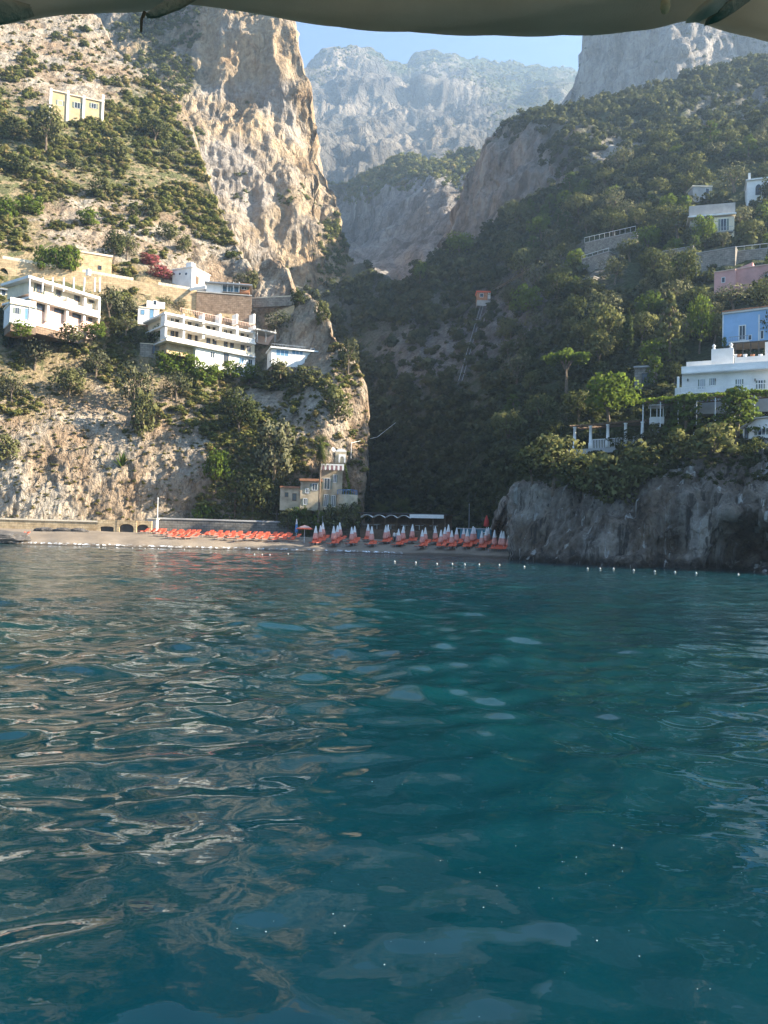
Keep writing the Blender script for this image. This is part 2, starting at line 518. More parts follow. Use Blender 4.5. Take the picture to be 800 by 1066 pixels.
# ---- gorge wall closing the valley
Gc = [(270, 270, 360, .8, .6), (340, 320, 330, .6, .7), (400, 300, 340, .6, .8), (430, 320, 320, .4, .9), (330, 400, 300, .5, .8), (400, 420, 260, .4, .9), (460, 420, 250, .4, .9),
      (300, 560, 230, .4, .8), (400, 560, 185, .4, .9), (500, 560, 175, .4, .9), (500, 300, 330, .4, .9)]
topG = [(250, 300), (330, 300), (362, 288), (375, 276), (388, 282), (405, 292), (440, 305), (520, 320)]
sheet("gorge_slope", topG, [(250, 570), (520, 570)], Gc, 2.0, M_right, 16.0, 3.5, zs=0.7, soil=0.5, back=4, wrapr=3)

# ---- right hillside above the sea cliff
B = [(505, 560, 150, .4, .9), (470, 552, 162, .4, .9), (420, 552, 180, .4, .9), (380, 552, 195, .4, .9), (518, 540, 140, .4, .9),
     (534, 480, 132, .3, 1), (560, 470, 128, .3, 1), (600, 466, 118, .3, 1), (640, 466, 112, .3, 1), (680, 470, 104, .3, 1), (720, 474, 98, .3, 1), (760, 474, 94, .3, 1), (800, 474, 90, .3, 1), (900, 470, 82, .3, 1),
     (640, 520, 101, .6, .6), (560, 540, 112, .6, .6), (720, 540, 92, .6, .6), (800, 540, 84, .6, .6), (900, 540, 78, .6, .6),
     (600, 430, 134, .3, 1), (660, 428, 126, .3, 1), (760, 425, 112, .3, 1), (850, 420, 104, .3, 1),
     (700, 408, 124, .3, 1), (800, 398, 112, .3, 1), (680, 380, 142, .3, 1), (740, 362, 142, .3, 1), (800, 352, 132, .3, 1), (900, 350, 122, .3, 1),
     (560, 400, 165, .4, 1), (620, 380, 158, .3, 1), (600, 330, 188, .3, 1), (680, 320, 174, .3, 1), (740, 305, 168, .3, 1), (800, 296, 160, .3, 1), (900, 290, 148, .3, 1),
     (620, 285, 212, .6, .5), (680, 270, 214, .3, .9), (740, 262, 205, .4, .7), (800, 262, 196, .3, .8), (900, 240, 190, .3, .9),
     (640, 235, 250, .3, .9), (720, 225, 238, .3, .9), (800, 205, 236, .3, .9), (680, 190, 285, .3, 1), (800, 165, 268, .3, 1), (740, 165, 282, .3, 1), (900, 140, 262, .3, 1),
     (600, 185, 330, .3, 1), (560, 215, 322, .3, 1), (520, 240, 322, .5, 1), (570, 260, 282, .7, .6), (460, 268, 322, .3, 1), (430, 290, 315, .3, 1),
     (480, 330, 275, .6, .6), (420, 330, 300, .6, .7), (500, 350, 245, .9, .3), (470, 355, 258, .9, .4), (440, 375, 250, .9, .3), (420, 390, 245, .8, .4), (540, 330, 235, .9, .3), (530, 360, 225, .8, .4),
     (520, 400, 200, .4, .9), (460, 420, 215, .4, 1), (410, 440, 225, .5, .9), (380, 420, 250, .4, .9), (480, 480, 180, .4, 1), (420, 500, 200, .4, .9), (380, 480, 225, .4, .9)]
topB = [(370, 330), (400, 306), (424, 300), (432, 286), (447, 270), (470, 255), (490, 250), (505, 246), (516, 226), (535, 212), (560, 208), (590, 192), (615, 180), (640, 172), (680, 160), (720, 150), (760, 136), (800, 122), (920, 90)]
botB = [(370, 566), (510, 566), (530, 562), (600, 560), (700, 560), (920, 560)]
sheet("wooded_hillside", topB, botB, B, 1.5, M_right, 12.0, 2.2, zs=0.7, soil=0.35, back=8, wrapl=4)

# ---- sea cliff standing in the water
C = [(521, 592, 104, 1, 0), (521, 510, 108, 1, .1), (560, 592, 93, 1, 0), (560, 500, 102, 1, .1), (600, 600, 86, 1, 0), (600, 498, 97, 1, .1), (650, 600, 80, 1, 0), (650, 490, 92, 1, .2), (660, 540, 86, 1, 0),
     (685, 600, 80, 1, 0), (690, 560, 81, 1, 0), (700, 480, 88, .9, .3), (725, 540, 80, 1, 0), (720, 600, 75, 1, 0), (700, 520, 83, 1, 0), (760, 480, 84, 1, .2), (765, 604, 80, 1, 0), (742, 568, 78, 1, 0), (775, 572, 85, 1, 0), (802, 575, 82, 1, 0), (760, 535, 75.5, 1, 0), (700, 568, 84, 1, 0), (800, 470, 80, 1, .1), (800, 600, 72, 1, 0), (800, 540, 74, 1, 0), (920, 610, 62, 1, 0), (920, 460, 72, 1, 0)]
topC = [(538, 512), (540, 508), (552, 505), (575, 512), (600, 508), (625, 516), (645, 520), (662, 512), (680, 488), (705, 478), (740, 474), (770, 470), (800, 468), (920, 455)]
botC = [(538, 600), (600, 602), (700, 606), (800, 612), (920, 622)]
sheet("sea_cliff", topC, botC, C, 0.8, M_seacliff, 6.0, 1.15, zs=0.25, soil=0.7, crag=.7, back=14, wrapl=16)

# ---- upper cliffs on the right, the cliff band and its woods
D = [(465, 250, 585, 1, .2), (478, 210, 580, 1, .1), (500, 170, 570, 1, .1), (520, 145, 565, .8, .6), (545, 120, 560, .4, 1), (500, 220, 540, 1, .05), (520, 200, 520, 1, .05), (560, 180, 470, 1, .1), (600, 190, 420, .8, .5), (560, 145, 500, 1, .35), (585, 165, 450, .6, .8), (600, 150, 450, .6, .7), (640, 165, 420, .8, .4),
     (560, 122, 530, .3, 1), (600, 122, 520, .3, 1), (650, 108, 520, .3, 1), (700, 95, 530, .3, 1), (750, 85, 530, .3, 1), (800, 75, 520, .3, 1), (640, 135, 480, .5, .8), (700, 140, 440, .4, .9), (730, 125, 450, .7, .5), (790, 105, 470, .8, .4), (800, 130, 400, .3, .9), (760, 160, 350, .3, 1), (700, 175, 370, .3, 1), (640, 190, 390, .3, 1), (900, 60, 500, .3, 1), (900, 140, 360, .3, 1), (560, 240, 410, .6, .6), (700, 230, 330, .3, 1)]
D = [(x, y, Y * .8, r, v) for x, y, Y, r, v in D]
topD = [(462, 250), (470, 226), (477, 206), (486, 186), (497, 166), (506, 152), (517, 141), (534, 133), (541, 124), (550, 117), (575, 111), (605, 106), (640, 100), (680, 90), (720, 78), (745, 66), (770, 62), (800, 62), (920, 40)]
botD = [(462, 275), (520, 265), (600, 230), (700, 200), (920, 170)]
sheet("cliff_band", topD, botD, D, 1.5, M_upper, 44.0, 9.0, zs=0.3, crag=.6, soil=0.35, back=8, wrapl=6)

# ---- rock tower at the upper right
E = [(608, 100, 930, 1, .05), (608, 30, 950, 1, .05), (640, 60, 870, 1, 0), (680, 60, 800, 1, 0), (715, 50, 740, 1, 0), (740, 60, 770, 1, .1), (800, 60, 760, 1, .2), (800, 10, 800, 1, .2), (640, 10, 840, 1, 0), (700, -20, 840, 1, .1), (640, 110, 760, 1, .1), (800, 110, 720, .8, .4), (920, 60, 720, 1, .2)]
topE = [(608, 78), (611, 52), (617, 36), (624, 28), (640, -10), (680, -40), (740, -60), (920, -60)]
sheet("cliff_tower", topE, [(608, 130), (920, 130)], E, 1.5, M_upper, 70.0, 15.0, zs=0.22, crag=.7, soil=0.5, back=6, wrapl=8)

# ---- mid valley cliffs
Cm = [(325, 190, 900, 1, .2), (350, 190, 860, .6, .8), (400, 185, 800, .3, 1), (430, 172, 790, .3, 1), (470, 172, 760, .4, .9), (500, 160, 760, .4, .8), (350, 205, 900, 1, .3), (400, 210, 760, 1, .1), (450, 195, 690, .9, .3), (370, 250, 800, 1, .1), (420, 240, 690, 1, .05), (470, 230, 590, 1, .05), (420, 290, 540, .8, .3), (370, 300, 520, .8, .3), (480, 290, 520, .8, .3), (385, 200, 770, .6, .7)]
topM = [(318, 196), (335, 190), (352, 192), (366, 186), (382, 182), (398, 172), (412, 166), (432, 163), (445, 168), (460, 166), (472, 160), (488, 155), (510, 160)]
sheet("valley_cliff", topM, [(318, 330), (510, 330)], Cm, 1.5, M_upper, 55.0, 10.0, zs=0.35, soil=0.4, back=8)

# ---- far mountains
Fm = [(250, 60, 2100, .6, .4), (320, 75, 2150, .7, .5), (320, 150, 1700, .8, .3), (345, 60, 2350, .6, .5), (390, 58, 2450, .5, .6), (350, 110, 2050, 1, .1), (370, 140, 1750, 1, .1), (430, 64, 2550, .4, .7), (505, 60, 2700, .4, .8), (570, 66, 2750, .4, .8), (620, 78, 2700, .4, .8), (430, 95, 2250, .5, .6), (440, 100, 2050, 1, .1), (440, 150, 1650, .9, .2), (400, 100, 2150, .8, .3), (500, 110, 2100, .6, .6), (490, 140, 1750, 1, .1),
      (540, 85, 2450, .4, .8), (580, 100, 2150, .5, .7), (520, 150, 1600, .6, .5), (380, 190, 1350, .9, .2), (460, 180, 1350, .6, .5), (340, 190, 1350, 1, .1), (620, 130, 1900, .6, .5), (700, 100, 2200, .6, .5)]
topF = [(250, 68), (300, 74), (318, 70), (330, 65), (345, 61), (358, 60), (370, 57), (384, 54), (392, 56), (402, 61), (420, 63), (445, 61), (470, 63), (490, 65), (500, 60), (507, 56), (514, 58), (530, 64), (540, 63), (552, 62), (562, 61), (572, 64), (585, 67), (598, 69), (612, 74), (700, 90)]
sheet("mountain", topF, [(250, 220), (700, 220)], Fm, 1.5, M_far, 260.0, 66.0, zs=0.6, crag=.22, soil=0.5, back=8)
# ------------------------------------------------------------------ light, sky, air
SUN_EL, SUN_AZ = R(27), R(-6)      # azimuth from +x towards +y
sd = Vector((math.cos(SUN_AZ) * math.cos(SUN_EL), math.sin(SUN_AZ) * math.cos(SUN_EL), math.sin(SUN_EL)))
sun = bpy.data.lights.new("sun", 'SUN'); sun.energy = 5.0; sun.angle = R(0.5); sun.color = (1.0, 0.88, 0.70)
so = bpy.data.objects.new("sun", sun); so.rotation_euler = (-sd).to_track_quat('-Z', 'Y').to_euler(); so.location = (0, 0, 900); COL.objects.link(so)
w = bpy.data.worlds.new("World"); scene.world = w; w.use_nodes = True
wn = w.node_tree; wn.nodes.clear()
sky = wn.nodes.new('ShaderNodeTexSky'); sky.sky_type = 'NISHITA'; sky.sun_disc = False
sky.sun_elevation = SUN_EL; sky.sun_rotation = math.atan2(sd.x, sd.y)
sky.air_density = 1.0; sky.dust_density = 0.2; sky.ozone_density = 6.0
bg = wn.nodes.new('ShaderNodeBackground'); bg.inputs[1].default_value = 0.064
wo = wn.nodes.new('ShaderNodeOutputWorld')
wn.links.new(sky.outputs[0], bg.inputs[0]); wn.links.new(bg.outputs[0], wo.inputs[0])

hz = MB().box(-960, 1100, -960, 2750, -14, 1640)
mh, nt = new_mat("sea_air"); N_ = NT(nt)
pv = N_.n('ShaderNodeVolumePrincipled'); pv.inputs['Color'].default_value = (0.55, 0.76, 1.0, 1); pv.inputs['Density'].default_value = 0.00020; pv.inputs['Anisotropy'].default_value = 0.35
oo = N_.n('ShaderNodeOutputMaterial'); N_.link(pv.outputs[0], oo.inputs['Volume'])
ho = hz.build("haze", mh); prop(ho, kind="stuff"); ho.display_type = 'WIRE'

vs = scene.view_settings
vs.view_transform = 'Standard'; vs.look = 'None'; vs.gamma = 1.0; vs.use_curve_mapping = False; vs.exposure = 2.1
scene.cycles.max_bounces = 6; scene.cycles.diffuse_bounces = 3; scene.cycles.glossy_bounces = 3; scene.cycles.transmission_bounces = 4
scene.cycles.volume_bounces = 1; scene.cycles.transparent_max_bounces = 6
scene.cycles.use_denoising = True
scene.cycles.caustics_reflective = False; scene.cycles.caustics_refractive = False
# ------------------------------------------------------------------ sea
def wave_mesh():
    na, r0, r1 = 760, 1.6, 190.0
    rr = [r0]
    while rr[-1] < r1: rr.append(rr[-1] * (1 + 0.0058))
    rr = np.array(rr + [260, 400, 640, 940])
    ang = np.linspace(R(90 + 50), R(90 - 50), na)
    A_, R_ = np.meshgrid(ang, rr)
    X = (R_ * np.cos(A_)).ravel(); Yv = (R_ * np.sin(A_)).ravel(); D_ = R_.ravel()
    Z = np.zeros_like(X); DX = np.zeros_like(X); DY = np.zeros_like(X)
    rg = np.random.default_rng(5)
    main = R(-62)                      # running in from the open sea
    for lam in np.geomspace(0.17, 4.2, 60):
        th = main + rg.normal(0, 1.0)
        k = 2 * math.pi / lam
        amp = 0.0052 * lam ** 1.0 * (0.55 + 0.9 * rg.random())
        if lam < 0.5: amp *= 0.45 + 0.55 * (lam - .17) / .33
        if lam > 1.8: amp *= 0.6
        ph = rg.random() * 6.283
        res = np.maximum(D_ * 0.0058, 100 / 760 * D_ * 0.0175) * 3.2      # shortest wave the grid can carry there
        fade = np.clip((lam - res) / (res + 1e-6), 0, 1)
        c, s = math.cos(th), math.sin(th)
        arg = k * (X * c + Yv * s) + ph + 0.9 * np.sin(0.31 * k * (X * -s + Yv * c) + ph * 3.1)
        Z += amp * fade * np.cos(arg); DX -= 0.75 * amp * fade * c * np.sin(arg); DY -= 0.75 * amp * fade * s * np.sin(arg)
    gust = 0.8 + 0.35 * vnoise(np.c_[X / 9, Yv / 14, np.zeros_like(X)])
    gust = gust * (0.72 + 0.28 * np.clip((D_ - 4.0) / 5.0, 0, 1))
    P = np.c_[X + DX * gust, Yv + DY * gust, Z * gust]
    H, W = R_.shape
    idx = np.arange(H * W).reshape(H, W)
    Fq = np.stack([idx[:-1, :-1], idx[1:, :-1], idx[1:, 1:], idx[:-1, 1:]], -1).reshape(-1, 4)
    # the rest of the sea, all round
    a2 = np.linspace(R(90 - 50), R(90 + 50 - 360), 60)
    r2 = np.array([1.6, 5, 20, 60, 200, 600, 940])
    A2, R2 = np.meshgrid(a2, r2)
    P2 = np.c_[(R2 * np.cos(A2)).ravel(), (R2 * np.sin(A2)).ravel(), np.full(R2.size, -0.004)]
    id2 = np.arange(R2.size).reshape(R2.shape) + len(P)
    F2 = np.stack([id2[:-1, :-1], id2[1:, :-1], id2[1:, 1:], id2[:-1, 1:]], -1).reshape(-1, 4)
    cen = len(P) + len(P2)
    a3 = np.linspace(0, 2 * math.pi, 65)[:-1]
    P3 = np.r_[[[0, 0, -0.003]], np.c_[1.62 * np.cos(a3), 1.62 * np.sin(a3), np.full(64, -0.003)]]
    F3 = np.array([[cen, cen + 1 + i, cen + 1 + (i + 1) % 64, cen + 1 + (i + 1) % 64] for i in range(64)])
    Fq = np.r_[Fq, F2]
    # flip so that all faces look up
    V = np.r_[P, P2]
    n = np.cross(V[Fq[:, 1]] - V[Fq[:, 0]], V[Fq[:, 2]] - V[Fq[:, 0]])[:, 2]
    Fq[n < 0] = Fq[n < 0][:, ::-1]
    return V, Fq


m, nt = new_mat("sea_water"); N = NT(nt)
co = N.coords()
lw = N.n('ShaderNodeVectorMath', operation='LENGTH'); N.link(co, lw.inputs[0])
far = N.step(lw.outputs['Value'], 6.0, 50.0)
b1 = N.noise(N.coords((1.0, 1.5, 1)), 1.1, 3, 0.55)
b2 = N.noise(N.coords((1.0, 1.6, 1)), 3.2, 3, 0.5)
hh = N.math('ADD', N.math('MULTIPLY', b1, N.math('ADD', N.math('MULTIPLY', far, 0.22), 0.0)), N.math('MULTIPLY', b2, N.math('ADD', N.math('MULTIPLY', far, 0.050), 0.003)))
nrm = N.n('ShaderNodeBump'); nrm.inputs['Strength'].default_value = 1.0; nrm.inputs['Distance'].default_value = 1.0; N.link(hh, nrm.inputs['Height'])
deep = N.ramp(N.noise(co, 0.09, 3, 0.5), [(0.35, (0.000, 0.0190, 0.0300)), (0.65, (0.0000, 0.0300, 0.0340))])
p, o_ = N.principled(deep, 0.03, 0.5, nrm.outputs[0], IOR=1.333)
V, Fq = wave_mesh()
sea = mesh_np("sea", V, Fq, m, smooth=True); prop(sea, kind="structure")

# specks of foam drifting past the boat
qx, qy = proj(V[:760 * 420]); rf = np.random.default_rng(12)
dens = np.exp(-((qx - 560) / 190) ** 2 - ((qy - 930) / 95) ** 2) + .25 * np.exp(-((qx - 330) / 120) ** 2 - ((qy - 950) / 60) ** 2) + .4 * ((qy > 1030) & (qx > 680) & (qx < 760))
ok = np.where((qx > 10) & (qx < 790) & (qy > 800) & (qy < 1064) & (np.arange(len(qx)) >= 760 * 40))[0]
pk = rf.choice(ok, 70, replace=False, p=dens[ok] / dens[ok].sum())
fv, ff = [], []
for i_ in pk:
    c0 = V[i_] + np.array((0, 0, .003)); r0 = .0014 + .0036 * rf.random() ** 4
    n0 = len(fv); 
    for k in range(6): a = k * math.pi / 3; fv.append(c0 + np.array((r0 * (.6 + .8 * rf.random()) * math.cos(a), r0 * (.6 + .8 * rf.random()) * math.sin(a), 0)))
    fv.append(c0 + np.array((0, 0, r0 * .7)))
    ff += [(n0 + k, n0 + (k + 1) % 6, n0 + 6, n0 + 6) for k in range(6)]
m_, nt = new_mat("foam_speck"); N = NT(nt); N.principled((.50, .53, .52), .6, .2)
me = bpy.data.meshes.new("foam_flecks"); me.from_pydata([tuple(map(float, q)) for q in fv], [], [f[:3] for f in ff]); me.materials.append(m_)
o = bpy.data.objects.new("foam_flecks", me); COL.objects.link(o); prop(o, kind="stuff")
# ------------------------------------------------------------------ foliage
def leaf_mat(name, dark, light, trans=0.3, dry=None, tint_attr=False):
    m, nt = new_mat(name); N = NT(nt)
    co = N.coords()
    if tint_attr: t = N.attr("tint")
    else: t = N.n('ShaderNodeObjectInfo').outputs['Random']
    leafr = N.attr("leaf")
    a = N.math('ADD', N.math('MULTIPLY', t, 0.62), N.math('MULTIPLY', leafr, 0.38))
    stops = [(0.12, dark), (0.62, light)] + ([(0.86, dry)] if dry else [])
    c = N.ramp(a, stops)
    nv = N.n('ShaderNodeAttribute', attribute_name='cn').outputs['Vector']
    vt = N.n('ShaderNodeVectorTransform', vector_type='NORMAL', convert_from='OBJECT', convert_to='WORLD'); N.link(nv, vt.inputs[0])
    g = N.n('ShaderNodeNewGeometry')
    mx = N.n('ShaderNodeMix', data_type='VECTOR'); mx.inputs[0].default_value = 0.72
    N.link(g.outputs['Normal'], mx.inputs[4]); N.link(vt.outputs[0], mx.inputs[5])
    nn = N.n('ShaderNodeVectorMath', operation='NORMALIZE'); N.link(mx.outputs[1], nn.inputs[0])
    d = N.n('ShaderNodeBsdfDiffuse'); N.link(c, d.inputs[0]); N.link(nn.outputs[0], d.inputs['Normal'])
    tr = N.n('ShaderNodeBsdfTranslucent'); N.link(N.mix(0.5, c, (0.16, 0.20, 0.03)), tr.inputs[0])
    ms = N.n('ShaderNodeMixShader'); ms.inputs[0].default_value = trans
    N.link(d.outputs[0], ms.inputs[1]); N.link(tr.outputs[0], ms.inputs[2])
    o = N.n('ShaderNodeOutputMaterial'); N.link(ms.outputs[0], o.inputs[0])
    return m


L_broad = leaf_mat("broadleaf_foliage", (0.040, 0.052, 0.020), (0.15, 0.15, 0.062), 0.18)
L_bright = leaf_mat("fresh_green_foliage", (0.06, 0.10, 0.018), (0.13, 0.18, 0.030), 0.42)
L_olive = leaf_mat("olive_foliage", (0.075, 0.080, 0.044), (0.165, 0.16, 0.095), 0.2)
L_pine = leaf_mat("pine_needles", (0.035, 0.060, 0.018), (0.085, 0.125, 0.028), 0.35)
L_vine = leaf_mat("vine_leaves_sun_in_colour", (0.12, 0.18, 0.03), (0.22, 0.29, 0.05), 0.5)  # leaf colour lightened so the vine looks sunlit
L_upine = leaf_mat("pine_needles_sun_in_colour", (0.08, 0.13, 0.025), (0.14, 0.20, 0.035), 0.45)  # brighter copy of the pine colour, sunlight painted into it
L_cyp = leaf_mat("cypress_foliage", (0.022, 0.032, 0.014), (0.045, 0.060, 0.022), 0.1)
L_palm = leaf_mat("palm_fronds", (0.05, 0.07, 0.02), (0.13, 0.14, 0.045), 0.3)
L_boug = leaf_mat("bougainvillea_blossom", (0.28, 0.05, 0.07), (0.44, 0.12, 0.14), 0.35)
L_scrubL = leaf_mat("dry_scrub", (0.062, 0.080, 0.022), (0.175, 0.18, 0.056), 0.25, (0.30, 0.22, 0.10), True)
L_scrubR = leaf_mat("evergreen_scrub", (0.026, 0.034, 0.016), (0.095, 0.10, 0.048), 0.18, (0.125, 0.118, 0.060), True)
M_bark = plain("bark", (0.17, 0.13, 0.095), 0.95, 0.1, 0.35, 3.0, 0.6, 8)


def clump(n, c, r, size, rg, flat=0.0, shell=0.55):
    """n small leaf sprays through the volume of one limb's foliage: verts, crown normals"""
    d = rg.normal(size=(n, 3)); d /= np.linalg.norm(d, axis=1, keepdims=True)
    rad = (shell + (1.06 - shell) * rg.random(n) ** 0.6)[:, None]
    p = np.asarray(c) + d * rad * np.asarray(r)
    nn = d + rg.normal(size=(n, 3)) * 0.75; nn /= np.linalg.norm(nn, axis=1, keepdims=True)
    t = np.cross(nn, rg.normal(size=(n, 3))); t /= np.linalg.norm(t, axis=1, keepdims=True) + 1e-9
    b = np.cross(nn, t)
    s = (size * (0.6 + 0.8 * rg.random(n)))[:, None]; k = 0.55 + 0.5 * rg.random((n, 1))
    V = np.stack([p - t * s - b * s * k * .3, p + t * s * .3 - b * s * k, p + t * s + b * s * k * .3, p - t * s * .2 + b * s * k], 1)
    return V.reshape(-1, 3), np.repeat(d, 4, 0), np.repeat(rg.random(n), 4)


class Crown:
    def __init__(self, seed): self.rg = np.random.default_rng(seed); self.V = []; self.N = []; self.T = []

    def add(self, n, c, r, size, **kw):
        v, nn, t = clump(n, c, r, size, self.rg, **kw); self.V.append(v); self.N.append(nn); self.T.append(t); return self

    def blades(self, v, nn=(0, 0, 1)):
        """explicit quads (k,4,3)"""
        v = np.asarray(v, float); self.V.append(v.reshape(-1, 3)); self.N.append(np.repeat([nn], v.shape[0] * 4, 0).astype(float))
        self.T.append(np.repeat(self.rg.random(v.shape[0]), 4)); return self

    def arrays(self): return np.concatenate(self.V), np.concatenate(self.N), np.concatenate(self.T)

    def data(self, name, mat):
        V, Nn, T_ = self.arrays()
        o = mesh_np(name, V, np.arange(len(V)).reshape(-1, 4), mat, {"cn": Nn, "leaf": T_})
        return o


def dome(seed, nb=15, per=90, rx=0.5, z0=0.28, z1=1.0, size=0.030, low=0.25):
    """round crown of separate limbs' foliage; unit height"""
    c = Crown(seed); rg = c.rg
    zc = (z0 + z1) / 2
    for i in range(nb):
        a = i * 2.39996 + rg.normal() * .3
        t = (i + .5) / nb
        zz = z0 + (z1 - z0) * (low + (1 - low) * t) * 0.92
        rr = rx * 0.70 * math.sqrt(max(0.05, 1 - ((zz - zc * .9) / (z1 - zc * .9)) ** 2)) * (0.55 + 0.6 * rg.random())
        b = (0.15 + 0.10 * rg.random())
        c.add(per, (rr * math.cos(a), rr * math.sin(a), min(zz, z1 - b * .6)), (b * 1.15 * rx * 2, b * 1.15 * rx * 2, b * .85), size)
    c.add(per, (0, 0, zc), (rx * .62, rx * .62, (z1 - z0) * .36), size)
    return c


def trunk_mb(h, lean=(0, 0), limbs=4, r=0.035, seed=0, spread=0.22, top=0.7):
    rg = random.Random(seed); mb = MB()
    mb.tube([(0, 0, -0.06), (lean[0] * .3, lean[1] * .3, h * .5), (lean[0], lean[1], h)], [r * 1.25, r, r * .8], 7)
    for i in range(limbs):
        a = i * 2.4 + rg.random()
        e = (lean[0] + spread * math.cos(a), lean[1] + spread * math.sin(a), top + .1 * rg.random())
        mid = (lean[0] + spread * .45 * math.cos(a), lean[1] + spread * .45 * math.sin(a), h + (e[2] - h) * .55)
        mb.tube([(lean[0], lean[1], h * .96), mid, e], [r * .62, r * .42, r * .16], 5)
    return mb


def palm_crown(seed, n=34, rl=0.20, z=0.9):
    c = Crown(seed); rg = c.rg; quads = []
    for i in range(n):
        a = i * 2.39996; up = math.cos(math.pi * (i + .5) / n) * 1.1
        el = up + rg.normal() * .1
        L = rl * (0.85 + .3 * rg.random())
        pts = []
        for k in range(7):
            s = k / 6
            x = L * s * math.cos(el) * (1 - .12 * s); zz = L * s * math.sin(el) - 0.42 * L * s * s
            pts.append((x * math.cos(a), x * math.sin(a), z + zz))
        side = np.array((-math.sin(a), math.cos(a), 0))
        for k in range(6):
            p, q = np.array(pts[k]), np.array(pts[k + 1])
            for sg in (-1, 1):
                for j in (0.0, 0.5):
                    o = p + (q - p) * j
                    w = L * (0.24 if 0 < k < 5 else 0.14)
                    tip = o + side * sg * w + (q - p) * 1.1 + np.array((0, 0, -w * .45))
                    e = (q - p) * .32
                    quads.append((o, o + e, tip + e * .2, tip))
    c.blades(quads)
    c.N[-1] = (lambda V: V / (np.linalg.norm(V, axis=1, keepdims=True) + 1e-9))(c.V[-1] - np.array((0, 0, z - .05)))
    return c


KINDS = {}


def proto(kind, crown, trunk, lm, name, cname="crown", tname="trunk", bm=None):
    KINDS.setdefault(kind, []).append(dict(crown=crown, trunk=trunk, lm=lm, name=name, obj=None, cname=cname, tname=tname, bm=bm or M_bark))


def _cluster(c, pts, per, size):
    for (x, y, z, rx, rz) in pts: c.add(per, (x, y, z), (rx, rx, rz), size)
    return c


for sd_ in range(4):
    proto("broad", dome(20 + sd_, 16, 95, 0.52, 0.22, 1.0, 0.030), trunk_mb(0.34, (0.03 * (sd_ - 1), 0.02), 5, 0.035, sd_), L_broad, "broadleaf_tree")
    proto("fresh", dome(30 + sd_, 15, 90, 0.5, 0.2, 1.0, 0.032), trunk_mb(0.30, (0.02, 0.03 * (sd_ - 1)), 5, 0.032, 40 + sd_), L_bright, "broadleaf_tree")
    proto("olive", dome(40 + sd_, 13, 62, 0.56, 0.26, 1.0, 0.030, .15), trunk_mb(0.36, (0.05 * (sd_ - 1.5), 0.02), 5, 0.04, 60 + sd_, 0.27), L_olive, "olive_tree")
    proto("shrub", dome(50 + sd_, 12, 80, 0.55, 0.0, 1.0, 0.042, .05), trunk_mb(0.2, (0, 0), 5, 0.03, 80 + sd_, 0.25, 0.55), L_broad, "shrub")
    proto("freshshrub", dome(60 + sd_, 12, 80, 0.55, 0.0, 1.0, 0.045, .05), trunk_mb(0.2, (0, 0), 5, 0.03, 80 + sd_, 0.25, 0.55), L_bright, "shrub")
for sd_ in range(2):
    c = Crown(70 + sd_)
    for i in range(26):
        a = i * 2.4; rr = 0.48 * math.sqrt((i + .4) / 26)
        c.add(60, (rr * math.cos(a), rr * math.sin(a), 0.90 - 0.26 * rr + .03 * c.rg.normal()), (.13, .13, .055), 0.028)
    proto("umbrella", c, trunk_mb(0.55, (0.05, 0.0), 7, 0.032, 90 + sd_, 0.30, 0.83), L_upine, "umbrella_pine")
    c = Crown(76 + sd_)
    for i in range(24):
        t = i / 23; a = i * 2.4; rr = 0.34 * (1 - t) ** .8 * (0.6 + .5 * c.rg.random()) + .03
        c.add(52, (rr * math.cos(a), rr * math.sin(a), 0.22 + .74 * t), (.15 - .05 * t, .15 - .05 * t, .075), 0.028)
    proto("pine", c, trunk_mb(0.8, (0.04, 0.02), 6, 0.028, 95 + sd_, 0.25, 0.75), L_pine, "pine_tree")
    c = Crown(80 + sd_)
    for i in range(22):
        t = (i + .5) / 22
        rr = 0.085 * math.sin(math.pi * min(1, .16 + t * .86)) ** .7
        c.add(55, (.012 * c.rg.normal(), .012 * c.rg.normal(), .05 + .93 * t), (rr, rr, .05), 0.022)
    proto("cypress", c, trunk_mb(0.5, (0, 0), 3, 0.02, 99, .03, .8), L_cyp, "cypress_tree")
    c = Crown(84 + sd_)
    for i in range(40):
        t = (i + .3) / 40; a = i * 2.4; rr = 0.30 * (1 - t) ** .75 * (0.5 + .6 * c.rg.random())
        c.add(40, (rr * math.cos(a), rr * math.sin(a), .12 + .86 * t - rr * .12), (.10 - .05 * t, .10 - .05 * t, .035), 0.022)
    proto("conifer", c, trunk_mb(0.9, (0, 0), 6, 0.024, 97 + sd_, .18, .6), L_broad, "conifer_tree")
    proto("weeping", _cluster(Crown(88 + sd_), [(0.34 * math.cos(i * 2.4) * (.3 + .7 * (i % 4) / 3), .34 * math.sin(i * 2.4) * (.3 + .7 * (i % 4) / 3), .22 + .70 * ((i * 7) % 22) / 22, .13, .16) for i in range(24)], 75, 0.026),
          trunk_mb(0.4, (.03, 0), 6, .03, 98 + sd_, .25, .8), L_olive, "weeping_tree")
    mb = MB(); mb.tube([(0, 0, -.03), (.012, 0, .3), (.02, 0, .62), (.0, 0, .9)], [.02, .014, .013, .016], 8)
    proto("palm", palm_crown(90 + sd_), mb, L_palm, "palm_tree")
    mb = MB(); mb.tube([(0, 0, -.05), (0, 0, .45)], [.07, .06], 8)
    proto("lowpalm", palm_crown(93 + sd_, 40, .62, .45), mb, L_palm, "palm_tree")
